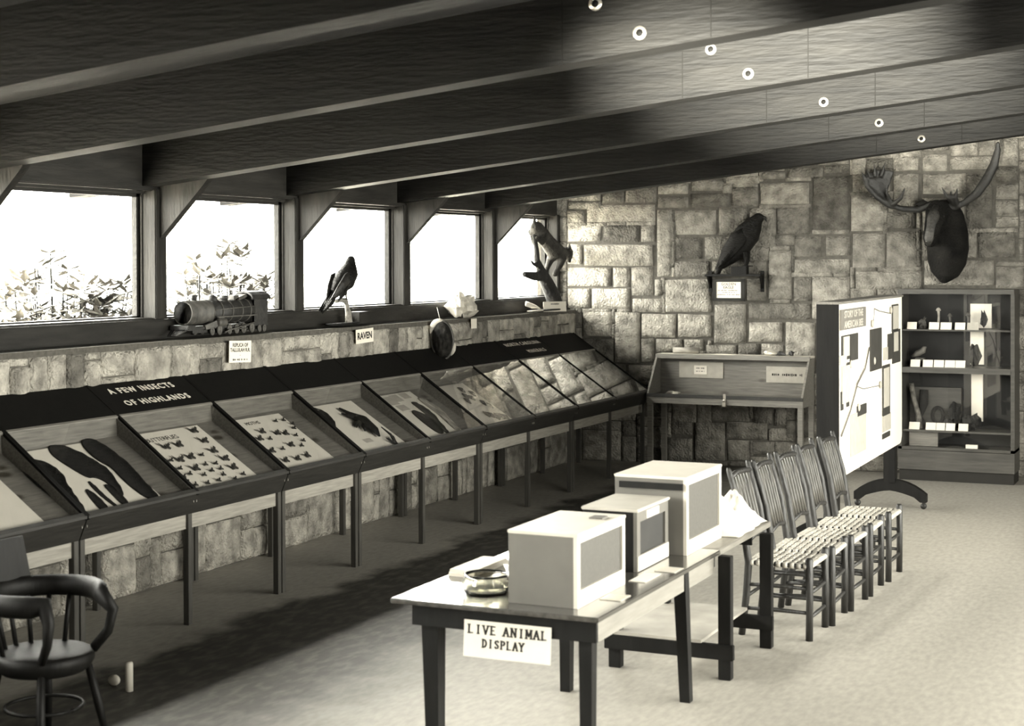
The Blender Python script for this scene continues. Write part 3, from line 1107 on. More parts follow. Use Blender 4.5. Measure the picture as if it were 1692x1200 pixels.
# stuffed bird and sprig
bd = MB()
bd.tube([(-0.02, 0.22, 0.01), (0.0, 0.12, 0.02), (0.02, 0.0, 0.035), (0.03, -0.14, 0.03), (0.02, -0.22, 0.015)], [0.016, 0.03, 0.075, 0.05, 0.012], 10, flat=((0, 0, 1), 0.45))
for k in range(22):
    a = rnd.uniform(0, 6.28)
    r0, r1 = rnd.uniform(0.03, 0.06), rnd.uniform(0.09, 0.14)
    bd.tube([(math.cos(a)*r0, math.sin(a)*r0*1.4, 0.03), (math.cos(a)*r1, math.sin(a)*r1*1.3, 0.012)], [0.018, 0.003], 5)
o = bd.obj('stuffed_bird', FEATH, M=tray(3, 0.60, 0.40, 0.01, -0.15))
tag(o, 'ragged dark stuffed bird lying on a white case sheet', 'bird')
sp = MB().tube([(0, -0.05, 0.01), (0.0, 0.04, 0.05), (-0.03, 0.13, 0.07)], [0.012, 0.01, 0.004], 6)
for k in range(9):
    a = rnd.uniform(-1, 1)
    sp.tube([(0, -0.04, 0.01), (math.sin(a)*0.09, 0.02+0.03*k/9, 0.03)], [0.014, 0.003], 5)
o = sp.obj('dark_sprig', BARK, M=tray(3, 0.68, 0.10, 0.006))
tag(o, 'dark curled twig sprig at the front of the bird sheet', 'sprig')
o = MB().box(-0.06, -0.025, 0, 0.06, 0.025, 0.001).obj('caption_card', GREYP, M=tray(3, 0.42, 0.18, 0.006))
tag(o, 'small typed caption card below the stuffed bird', 'card')
for k, (s, t, w, h, lb) in enumerate([(0.40, 0.62, 0.09, 0.09, 'largest grey card at the top left of the striped pelt case'), (0.55, 0.645, 0.07, 0.075, 'grey card in the middle of the three at the top of the striped pelt case'), (0.73, 0.66, 0.07, 0.06, 'grey card at the top right of the striped pelt sheet'), (0.44, 0.50, 0.08, 0.06, 'lowest grey card, under the largest one, in the striped pelt case')]):
    o = MB().box(-w, -h*0.7, 0, w*0.9, h*0.7, 0.0015).obj('picture_card', GREYP, M=tray(4, s, t, 0.006))
    tag(o, lb, 'card', 'grey cards in the striped pelt case')
pod = MB().tube([(0, -0.05, 0.012), (0, 0, 0.016), (0, 0.05, 0.01)], [0.006, 0.017, 0.004], 8).mesh('seed_pod', BARK)
for i, (s, t) in enumerate([(0.65, 0.598), (0.74, 0.519), (0.56, 0.497), (0.61, 0.46), (0.68, 0.358), (0.72, 0.298), (0.47, 0.425), (0.50, 0.165), (0.54, 0.126), (0.59, 0.14), (0.65, 0.12), (0.45, 0.19), (0.70, 0.10)]):
    o = bpy.data.objects.new('seed_pod', pod)
    COL.objects.link(o)
    o.matrix_world = tray(5, s, t, 0.006, rnd.uniform(-.3, .3))
    tag(o, 'dark oval seed pod on the sheet before the minerals cases', 'seed pod', 'seed pods')
for i, (j, s, t, r_) in enumerate([(6, 0.58, 0.60, 0.05), (6, 0.3, 0.45, 0.035), (6, 0.7, 0.35, 0.04), (6, 0.4, 0.15, 0.045), (7, 0.3, 0.58, 0.04), (7, 0.62, 0.55, 0.05), (7, 0.75, 0.3, 0.04), (7, 0.35, 0.28, 0.05), (7, 0.55, 0.1, 0.04), (8, 0.3, 0.55, 0.045), (8, 0.6, 0.4, 0.05), (8, 0.35, 0.15, 0.045)]):
    o = MB().ball((0, 0, r_*0.5), r_, 1.2, 0.9, 0.55, 10, jit=0.35, seed=i+2, smooth=False).obj('mineral_specimen', MINERAL if i % 3 else BRASSY, M=tray(j, s, t, 0.006, i))
    tag(o, ['rough mineral lump in the case bay left of the minerals header', 'rough mineral lump in the case bay under the minerals header', 'rough mineral lump in the last case bay by the stone wall'][j-6], 'mineral', 'mineral specimens')


# ------------------------------------------------------------------ things on the window ledge
LZ = 1.792


def locomotive():
    # local frame: +y runs away from the smokebox front, z=0 on the ledge
    t = empty('model_locomotive', (-0.095, 9.88, LZ))
    t.scale = (1.08, 0.88, 1.14)
    MB().box(-0.07, 0.02, 0.045, 0.07, 1.18, 0.062).box(-0.05, 0.05, 0.02, 0.05, 1.15, 0.045).obj('chassis', BRASSY, t)
    MB().lathe((0, 0, 0.155), [(0.072, 0.0), (0.082, 0.0), (0.082, 0.30), (0.086, 0.305), (0.086, 0.325), (0.06, 0.33)], 24, axis='y').lathe((0, 0, 0.155), [(0.072, 0.0), (0.072, 0.12), (0.0, 0.12)], 24, axis='y').obj('smokebox', IRONL, t)
    MB().lathe((0, 0, 0.157), [(0.074, 0.32), (0.076, 0.6), (0.08, 0.95)], 24, axis='y').obj('boiler', BRASSY, t)
    hd = MB()
    for y in (0.45, 0.6, 0.75, 0.88):
        hd.lathe((0, 0, 0.157), [(0.078, y), (0.084, y), (0.084, y+0.012), (0.078, y+0.012)], 24, axis='y')
    hd.obj('boiler_band', IRONL, t)
    MB().lathe((0, 0.16, 0.225), [(0.018, 0), (0.02, 0.03), (0.028, 0.045), (0.02, 0.05)], 14).obj('chimney', BRASSY, t)
    MB().lathe((0, 0.42, 0.22), [(0.04, 0), (0.042, 0.02), (0.036, 0.04), (0.015, 0.05), (0, 0.052)], 16).obj('steam_dome', BRASSY, t)
    MB().lathe((0, 0.60, 0.22), [(0.03, 0), (0.03, 0.022), (0.036, 0.026), (0.026, 0.042), (0, 0.046)], 16).obj('sand_dome', BRASSY, t)
    MB().tube([(-0.02, 0.27, 0.23), (-0.02, 0.27, 0.40)], 0.006, 6).obj('rod', BRASSY, t)
    cab = MB()
    cab.box(0.066, 0.93, 0.06, 0.076, 1.16, 0.235).box(-0.076, 0.93, 0.06, -0.066, 1.16, 0.235).box(-0.076, 0.93, 0.06, 0.076, 0.94, 0.235)
    cab.tube([(0.08, 0.90, 0.235), (0.075, 1.18, 0.235)], 0.008, 6)
    cab.obj('cab', BRASSY, t)
    rf = MB()
    for k in range(6):
        a0, a1 = math.pi*k/6, math.pi*(k+1)/6
        rf.prism([(0.088*math.cos(a0), 0.90, 0.235+0.055*math.sin(a0)), (0.088*math.cos(a1), 0.90, 0.235+0.055*math.sin(a1)), (0.08*math.cos(a1), 0.90, 0.228+0.05*math.sin(a1)), (0.08*math.cos(a0), 0.90, 0.228+0.05*math.sin(a0))], (0, 0.29, 0))
    rf.obj('cab_roof', BRASSY, t)
    # sloping plates and fittings near the cab
    MB().prism([(0.03, 0.72, 0.235), (0.03, 0.90, 0.27), (0.03, 0.92, 0.25), (0.03, 0.74, 0.215)], (-0.06, 0, 0)).box(-0.02, 0.70, 0.22, 0.03, 0.78, 0.262).obj('firebox_casing', IRONL, t)
    rb = MB().box(0.072, 0.33, 0.118, 0.098, 0.95, 0.126)
    rb.tube([(0.085, 0.33, 0.17), (0.085, 0.95, 0.185)], 0.004, 6)
    rb.obj('running_board', IRONL, t)
    MB().box(0.06, 0.36, 0.062, 0.1, 0.46, 0.118, 0.01).lathe((0.085, 0.36, 0.085), [(0.024, -0.01), (0.028, 0.0), (0.028, 0.10), (0.024, 0.11)], 14, axis='y').obj('cylinder_block', IRONL, t)
    pl = MB().box(-0.08, -0.06, 0.04, 0.08, 0.05, 0.075, 0.006)
    for k in range(7):
        x = -0.07+k*0.14/6
        pl.tube([(x, -0.04, 0.05), (x*0.5, -0.16, 0.008)], 0.006, 5)
    pl.obj('cowcatcher', BRASSY, t)
    MB().prism([(0.06, 0.18, 0.07), (0.09, 0.30, 0.10), (0.09, 0.32, 0.06), (0.06, 0.2, 0.04)], (0.02, 0, 0)).obj('steam_chest', IRONL, t)
    wh = [(0.29, 0.030), (0.40, 0.036), (0.55, 0.034), (0.66, 0.034), (0.77, 0.036), (0.90, 0.036), (1.02, 0.026), (1.10, 0.026)]
    for y, r_ in wh:
        for sx in (1, -1):
            MB().lathe((sx*0.075, y, r_), [(0, -0.006), (r_*0.8, -0.006), (r_, -0.006), (r_, 0.006), (r_*0.85, 0.006), (r_*0.8, 0.003), (r_*0.3, 0.003), (r_*0.25, 0.01), (0, 0.01)], 20, axis='x').obj('wheel', IRONL, t)
    rods = MB().tube([(0.094, 0.45, 0.018), (0.094, 0.62, 0.04), (0.094, 0.92, 0.072)], 0.005, 6)
    rods.tube([(0.094, 0.44, 0.010), (0.094, 0.52, 0.034), (0.094, 0.80, 0.034)], 0.004, 6)
    rods.obj('coupling_rod', IRONL, t)
    tag(t, 'dark iron model steam locomotive with open smokebox on the stone ledge', 'model train')


locomotive()


def fbox(name, m, x0, y0, z0, x1, y1, z1, lb, cat, b=0.0, group=None):
    o = MB().box(x0, y0, z0, x1, y1, z1, b).obj(name, m)
    return tag(o, lb, cat, group)


def scribble(width, h, m, parent, M):
    # a typed line too small to read: uneven short strokes
    b = MB()
    x = -width/2
    r = random.Random(int(width*1e4)+int(M.translation.y*1e4))
    while x < width/2:
        w = r.uniform(0.15, 0.4)*h
        hh = h*r.uniform(0.35, 0.6)
        b.box(x, -hh/2, 0, x+w, hh/2, 0.0004)
        x += w+h*(0.7 if r.random() < 0.15 else 0.14)
    return b.obj2('lettering', m, parent, M)


def paper_sign(name, c, w, h, nrm, upv, lines, label, m=WHITEP, mt=INK, th=0.002, cat='sign', tilt=0.0, group=None):
    """c = centre of the front face; lines = (text, size, dy[, dx])"""
    n = Vector(nrm).normalized()
    u = Vector(upv).normalized()
    x = u.cross(n).normalized()
    u = n.cross(x)
    if tilt:
        x, u = x*math.cos(tilt)+u*math.sin(tilt), -x*math.sin(tilt)+u*math.cos(tilt)
    Mx = basis(x, u, n, c)
    o = MB().box(-w/2, -h/2, -th, w/2, h/2, 0).obj(name, m, M=Mx)
    for L in lines:
        s, sz, dy = L[:3]
        dx = L[3] if len(L) > 3 else 0
        bo = L[4] if len(L) > 4 else 0
        if s.startswith('~'):
            scribble(float(s[1:]), sz, mt, o, Matrix.Translation((dx, dy, 0.0006)))
        else:
            text(s, sz, mt, parent=o, M=Matrix.Translation((dx, dy, 0.0006)), ext=0.0003, bold=bo)
    return tag(o, label, cat, group)


X1 = (1, 0, 0)
Z1 = (0, 0, 1)
paper_sign('paper_sign', (0.055, 10.41, 1.655), 0.30, 0.17, X1, Z1, [('REPLICA OF', 0.04, 0.05, 0, 0.001), ('TALLULAH R.R.', 0.04, 0.012, 0, 0.001), ('-', 0.04, -0.025), ('~0.2', 0.028, -0.062)], 'white paper sign on the stone below the model locomotive', tilt=-0.04)
paper_sign('paper_sign', (0.055, 12.35, 1.693), 0.31, 0.125, X1, Z1, [('RAVEN', 0.083, 0, 0, 0.003)], 'white RAVEN name card on the stone below the raven', tilt=0.03)
paper_sign('paper_label', (0.055, 14.57, 1.72), 0.13, 0.10, X1, Z1, [], 'small blank white tag on the stone below the quartz lump')
paper_sign('paper_sign', (0.0, 16.80, 1.832), 0.34, 0.115, (1, -0.5, 0.1), Z1, [('~0.12', 0.03, 0.03)], 'white card propped at the foot of the bobcat branch', th=0.003)


def raven():
    # side-on bird in the plane of the window wall; local x = along the wall (+y world), z up
    t = empty('mounted_raven', M=basis((0, 1, 0), (-1, 0, 0), (0, 0, 1), (-0.08, 12.16, 2.02)))
    b = MB()
    b.tube([(-0.12, 0, 0.06), (-0.04, 0, 0.11), (0.06, 0, 0.17), (0.14, 0, 0.24), (0.165, 0, 0.30), (0.18, 0, 0.345), (0.20, 0, 0.355)], [0.035, 0.075, 0.105, 0.092, 0.062, 0.042, 0.022], 14)
    b.ball((0.183, 0, 0.345), 0.042, 1.1, 0.9, 1.0, 14)
    fuse(b, 'body', FEATH, 0.010, t)
    MB().tube([(0.205, 0, 0.35), (0.24, 0, 0.343), (0.262, 0, 0.325)], [0.017, 0.013, 0.003], 8).obj('beak', INK, t)
    tl = MB()
    for k in range(5):
        o_ = (k-2)*0.012
        tl.tube([(-0.08, o_, 0.09), (-0.20, o_*1.5, -0.02), (-0.31, o_*1.2, -0.11+abs(k-2)*0.012)], [0.02, 0.024, 0.010], 6, flat=((0, 1, 0), 0.5))
    tl.obj('tail', FEATH, t)
    for sg in (-1, 1):
        w = MB()
        w.tube([(0.11, sg*0.055, 0.245), (0.0, sg*0.07, 0.17), (-0.10, sg*0.05, 0.08), (-0.21, sg*0.02, -0.01)], [0.025, 0.068, 0.05, 0.008], 10, flat=((0, 1, 0), 0.35))
        for k in range(5):
            w.tube([(0.05-k*0.03, sg*0.088, 0.17-k*0.03), (-0.10-k*0.012, sg*0.058, 0.055-k*0.018)], [0.014, 0.005], 6, flat=((0, 1, 0), 0.5))
        w.obj('wing', mat('wing_feathers', 0.014, 0.45, 0.6, 14, bump=0.6, bscale=24, spec=0.35), t)
        MB().tube([(0.04, sg*0.03, 0.10), (0.045, sg*0.03, 0.04), (0.05, sg*0.03, 0.008)], [0.024, 0.009, 0.007], 8).tube([(0.03, sg*0.03, 0.004), (0.085, sg*0.03, 0.0)], [0.006, 0.004], 6).tube([(0.05, sg*0.03, 0.004), (0.08, sg*0.05, 0.0)], [0.005, 0.003], 6).obj('leg', INK, t)
    tag(t, 'black mounted raven facing right against the bright window', 'bird')
    p = empty('perch_stand', (-0.09, 12.22, LZ))
    MB().lathe((0, 0, 0), [(0.155, 0), (0.16, 0.008), (0.155, 0.02), (0.0, 0.02)], 28, M=Matrix.Diagonal((0.55, 1.7, 1, 1))).obj('base', DARK, p)
    br = MB().tube([(0, 0.10, 0.015), (0, 0.09, 0.10), (0, 0.06, 0.19), (0, 0.03, 0.225)], [0.036, 0.028, 0.022, 0.03], 10)
    br.tube([(0, 0.05, 0.215), (0, -0.04, 0.222), (0, -0.13, 0.212)], [0.026, 0.022, 0.018], 10)
    fuse(br, 'branch', mat('pale_branch', 0.2, 0.8, 0.4, 20, bump=0.8), 0.008, p, 1)
    tag(p, 'pale forked branch perch on a dark oval base under the raven', 'perch')
    fbox('wooden_block', SILLY, -0.17, 12.46, LZ, -0.06, 12.60, LZ+0.11, 'small dark block on the ledge behind the raven perch', 'block', 0.004)


raven()

q = MB().ball((0, 0, 0.11), 0.15, 0.6, 1.45, 0.72, 16, jit=0.45, seed=4, smooth=False).ball((0, -0.16, 0.10), 0.09, 0.8, 0.9, 1.0, 12, jit=0.4, seed=9, smooth=False).ball((0, -0.06, 0.19), 0.07, 0.8, 1.1, 1.0, 10, jit=0.4, seed=12, smooth=False)
o = q.obj('quartz_lump', QUARTZ, M=Matrix.Translation((-0.08, 14.60, LZ-0.002)))
tag(o, 'white jagged quartz lump on the ledge left of the bobcat', 'rock')


def shell():
    # rough dark oval shell hung on a string against the stone
    t = empty('turtle_shell', M=Matrix.Translation((0.16, 13.66, 1.595)) @ Matrix.Rotation(R(118), 4, 'Z') @ Matrix.Rotation(R(-4), 4, 'X'))
    a, b = 0.098, 0.178
    vs, fs = [], []
    n, mm = 36, 12
    for i in range(mm+1):
        th = (math.pi/2)*i/mm
        for k in range(n):
            ph = 2*math.pi*k/n
            q = mnoise.noise(Vector((math.cos(ph)*th*3, math.sin(ph)*th*3, 1.7)))*0.02+abs(math.sin(th*6))*0.008
            vs.append((-(0.095+q)*math.cos(th)+0.03, a*math.sin(th)*math.cos(ph), b*math.sin(th)*math.sin(ph)))
    for i in range(mm):
        for k in range(n):
            fs.append((i*n+k, i*n+(k+1) % n, (i+1)*n+(k+1) % n, (i+1)*n+k))
    MB().add(vs, fs, False).obj('scutes', mat('dark_shell', 0.012, 0.8, 0.9, 14, bump=1.0, bscale=14, spec=0.15), t)
    rim = MB()
    P = [(0.035, (a+0.004)*math.cos(2*math.pi*k/32), (b+0.004)*math.sin(2*math.pi*k/32)) for k in range(33)]
    rim.tube(P, 0.014, 8)
    rim.obj('rim', mat('dull_shell_rim', 0.05, 0.5, 0.6, 6, bump=0.4), t)
    pr = mat('pale_shell_edge', 0.5, 0.5, 0.3, 6, bump=0.4)
    for (k0, k1, w) in ((2, 9, 0.036), (17, 21, 0.022)):
        # bleached stretches of the flared edge
        P = [(0.03, (a+0.02)*math.cos(2*math.pi*(k+S0)/32), (b+0.008)*math.sin(2*math.pi*(k+S0)/32)) for S0 in (SHK,) for k in range(k0, k1+1)]
        m = len(P)
        MB().tube(P, [w*math.sin(math.pi*(i+0.6)/(m+0.2)) for i in range(m)], 8, flat=((1, 0, 0), 0.5)).obj('bleached_edge', pr, t)
    MB().tube([(0.02, 0, b), (0.005, 0.01, b+0.03), (0.0, 0.03, 0.32)], 0.0025, 5).obj('string', CLOTH, t)
    tag(t, 'large dark oval shell with a pale edge, hung by a string against the stone', 'shell')


shell()


def bobcat():
    # animal climbing head first down the branch; local x along the wall, z up, y away from viewer
    Mx = basis((0, 1, 0), (-1, 0, 0), (0, 0, 1), (-0.03, 16.75, 1.9))
    t = empty('mounted_bobcat', M=Mx)
    b = MB()
    # trunk from rump (upper left) to shoulders (lower right)
    b.tube([(-0.47, 0, 0.85), (-0.41, 0, 0.83), (-0.25, 0, 0.745), (-0.08, 0, 0.665), (0.10, 0, 0.58), (0.26, 0, 0.55), (0.36, 0, 0.55)], [0.04, 0.078, 0.092, 0.090, 0.105, 0.085, 0.06], 14)
    b.tube([(0.26, 0, 0.53), (0.38, 0, 0.54), (0.46, 0, 0.55)], [0.085, 0.065, 0.06], 12)
    b.ball((0.49, 0, 0.545), 0.078, 1.05, 0.95, 1.0, 16)
    b.ball((0.56, 0, 0.505), 0.042, 1.2, 1.0, 0.85, 12)
    b.tube([(0.50, 0, 0.50), (0.55, 0, 0.455), (0.585, 0, 0.44)], [0.04, 0.028, 0.014], 10)
    # hind legs gripping the branch tip, fore legs reaching down to the fork
    for sg in (-0.05, 0.05):
        b.tube([(-0.38, sg, 0.80), (-0.30, sg, 0.70), (-0.36, sg, 0.655), (-0.44, sg*0.6, 0.70), (-0.475, sg*0.5, 0.73)], [0.07, 0.05, 0.03, 0.026, 0.024], 10)
    b.tube([(0.18, 0.05, 0.52), (0.10, 0.06, 0.44), (0.02, 0.05, 0.38), (-0.06, 0.04, 0.32)], [0.062, 0.042, 0.032, 0.032], 10)
    b.tube([(0.22, -0.05, 0.50), (0.15, -0.06, 0.42), (0.06, -0.05, 0.34), (0.0, -0.05, 0.29)], [0.06, 0.042, 0.032, 0.03], 10)
    b.tube([(-0.45, 0, 0.86), (-0.46, 0, 0.92), (-0.465, 0, 0.965)], [0.03, 0.02, 0.012], 8)
    fuse(b, 'body', FURL, 0.014, t, 4)
    for sg in (-1, 1):
        MB().tube([(0.44, sg*0.05, 0.60), (0.42, sg*0.06, 0.66)], [0.028, 0.004], 8, flat=((1, 0, 0), 0.4)).obj('ear', FURL, t)
        MB().ball((0.545, sg*0.045, 0.565), 0.011, n=8).obj('eye', INK, t)
    MB().tube([(0.565, 0, 0.47), (0.578, 0, 0.448)], [0.018, 0.004], 6).tube([(0.60, 0.015, 0.475), (0.60, 0.015, 0.45)], [0.005, 0.001], 5).tube([(0.60, -0.015, 0.475), (0.60, -0.015, 0.45)], [0.005, 0.001], 5).obj('teeth', CREAM, t)
    tag(t, 'mounted snarling bobcat climbing head first down a branch in the last window', 'bobcat')
    k = empty('dead_branch', M=Mx)
    w = MB()
    w.tube([(0.24, 0.03, -0.10), (0.12, 0.03, 0.06), (0.0, 0.03, 0.17), (-0.138, 0.02, 0.265), (-0.29, 0.0, 0.362), (-0.39, 0, 0.464), (-0.40, 0, 0.58), (-0.45, 0, 0.70), (-0.48, 0, 0.75)], [0.095, 0.088, 0.082, 0.072, 0.05, 0.036, 0.03, 0.028, 0.02], 12)
    w.tube([(-0.18, 0.02, 0.28), (-0.43, 0.02, 0.285), (-0.70, 0.02, 0.31)], [0.06, 0.052, 0.032], 10)
    w.tube([(-0.36, 0, 0.40), (-0.48, 0, 0.42), (-0.58, 0, 0.47)], [0.03, 0.022, 0.01], 8)
    w.tube([(-0.10, 0.03, 0.24), (-0.05, 0.03, 0.32)], [0.05, 0.03], 8)
    fuse(w, 'limb', BARK, 0.014, k, 1)
    MB().box(-0.28, -0.07, -0.11, 0.42, 0.07, -0.092, 0.004).obj('base_board', DARK, k)
    tag(k, 'dark forked tree limb standing on the ledge under the bobcat', 'branch')


bobcat()
o = MB().tube([(0, 0, 0), (0.02, 0.12, 0.012), (0.0, 0.30, 0.05), (0, 0.42, 0.06)], [0.03, 0.028, 0.016, 0.004], 8, flat=((1, 0, 0), 0.35)).obj('curled_paper', WHITEP, M=Matrix.Translation((-0.05, 16.10, LZ+0.09)) @ Matrix.Rotation(R(-18), 4, 'X'))
tag(o, 'curled white paper leaf on the ledge left of the bobcat card', 'paper')
o = MB().box(-0.06, 16.15, LZ, 0.0, 16.66, LZ+0.012).obj('thin_board', GREYP)
tag(o, 'thin pale strip lying on the ledge left of the bobcat card', 'strip')

# ------------------------------------------------------------------ back wall: eagle, moose, showcase
def wallM(u, z, off=0.0):
    return WB @ Matrix.Translation((u, -off, z))


def eagle():
    t = empty('wall_shelf', M=wallM(1.90, 2.175))
    MB().box(-0.31, -0.26, 0, 0.33, -0.03, 0.022, 0.003).obj('shelf_board', DARK, t)
    for x in (-0.30, 0.30):
        MB().prism([(x, -0.03, 0.0), (x, -0.2, 0.0), (x, -0.03, -0.16)], (0.02, 0, 0)).box(x-0.01, -0.05, -0.18, x+0.03, -0.025, 0.06).obj('bracket', DARK, t)
    MB().box(-0.02, -0.20, 0.022, 0.16, -0.06, 0.11, 0.004).obj('block', DARK, t)
    tag(t, 'dark wall shelf with two brackets under the golden eagle', 'shelf')
    e = empty('mounted_eagle', M=wallM(1.94, 2.285, 0.13))
    b = MB()
    b.tube([(-0.20, 0, 0.00), (-0.08, 0, 0.12), (0.03, 0, 0.25), (0.12, 0, 0.37), (0.19, 0, 0.47), (0.235, 0, 0.535), (0.27, 0, 0.56)], [0.05, 0.10, 0.14, 0.145, 0.105, 0.066, 0.035], 16)
    b.ball((0.24, 0, 0.545), 0.064, 1.1, 0.9, 0.95, 14)
    fuse(b, 'body', FEATH, 0.012, e)
    MB().tube([(0.28, 0, 0.555), (0.32, 0, 0.545), (0.335, 0, 0.505)], [0.028, 0.02, 0.004], 8).obj('beak', INK, e)
    tl = MB()
    for k in range(6):
        o_ = (k-2.5)*0.018
        tl.tube([(-0.10, o_, 0.08), (-0.20, o_*1.2, -0.01), (-0.235, o_*1.2, -0.10)], [0.03, 0.03, 0.018], 6, flat=((0, 1, 0), 0.5))
    tl.obj('tail', FEATH, e)
    for sg in (-1, 1):
        w = MB()
        w.tube([(0.15, sg*0.09, 0.44), (0.04, sg*0.14, 0.31), (-0.08, sg*0.13, 0.16), (-0.23, sg*0.05, -0.03)], [0.035, 0.10, 0.08, 0.014], 10, flat=((0, 1, 0), 0.35))
        for k in range(7):
            w.tube([(0.08-k*0.035, sg*0.158, 0.30-k*0.04), (-0.06-k*0.022, sg*0.138, 0.12-k*0.022)], [0.018, 0.006], 6, flat=((0, 1, 0), 0.5))
        w.obj('wing', FEATH, e)
        MB().tube([(0.10, sg*0.05, 0.17), (0.11, sg*0.05, 0.06), (0.10, sg*0.05, 0.012)], [0.04, 0.022, 0.012], 8).tube([(0.08, sg*0.05, 0.006), (0.17, sg*0.05, 0.004)], [0.01, 0.006], 6).tube([(0.10, sg*0.05, 0.006), (0.14, sg*0.09, 0.004)], [0.009, 0.005], 6).obj('leg', FEATH, e)
    tag(e, 'dark mounted golden eagle perched upright on the wall shelf', 'bird')
    f = empty('framed_sign', M=wallM(1.865, 2.02, 0.245))
    fr = MB().box(-0.185, -0.012, -0.125, 0.185, 0.012, -0.09).box(-0.185, -0.012, 0.09, 0.185, 0.012, 0.125).box(-0.185, -0.012, -0.125, -0.14, 0.012, 0.125).box(0.14, -0.012, -0.125, 0.185, 0.012, 0.125)
    fr.obj('frame', INK, f)
    p = MB().box(-0.145, -0.004, -0.095, 0.145, 0.008, 0.095).obj('placard', WHITEP, f)
    Rx = Matrix.Rotation(R(90), 4, 'X')
    for s, sz, dz in (('GOLDEN', 0.042, 0.065), ('EAGLE', 0.042, 0.027), ('~0.24', 0.02, -0.005), ('~0.17', 0.018, -0.027), ('~0.25', 0.02, -0.053)):
        if s[0] == '~':
            scribble(float(s[1:]), sz, INK, p, Matrix.Translation((0, -0.005, dz)) @ Rx)
            continue
        text(s, sz, INK, parent=p, M=Matrix.Translation((0, -0.005, dz)) @ Rx, ext=0.0003, bold=0.0006 if sz > 0.03 else 0)
    tag(f, 'black framed white placard reading golden eagle, below the wall shelf', 'sign')


eagle()


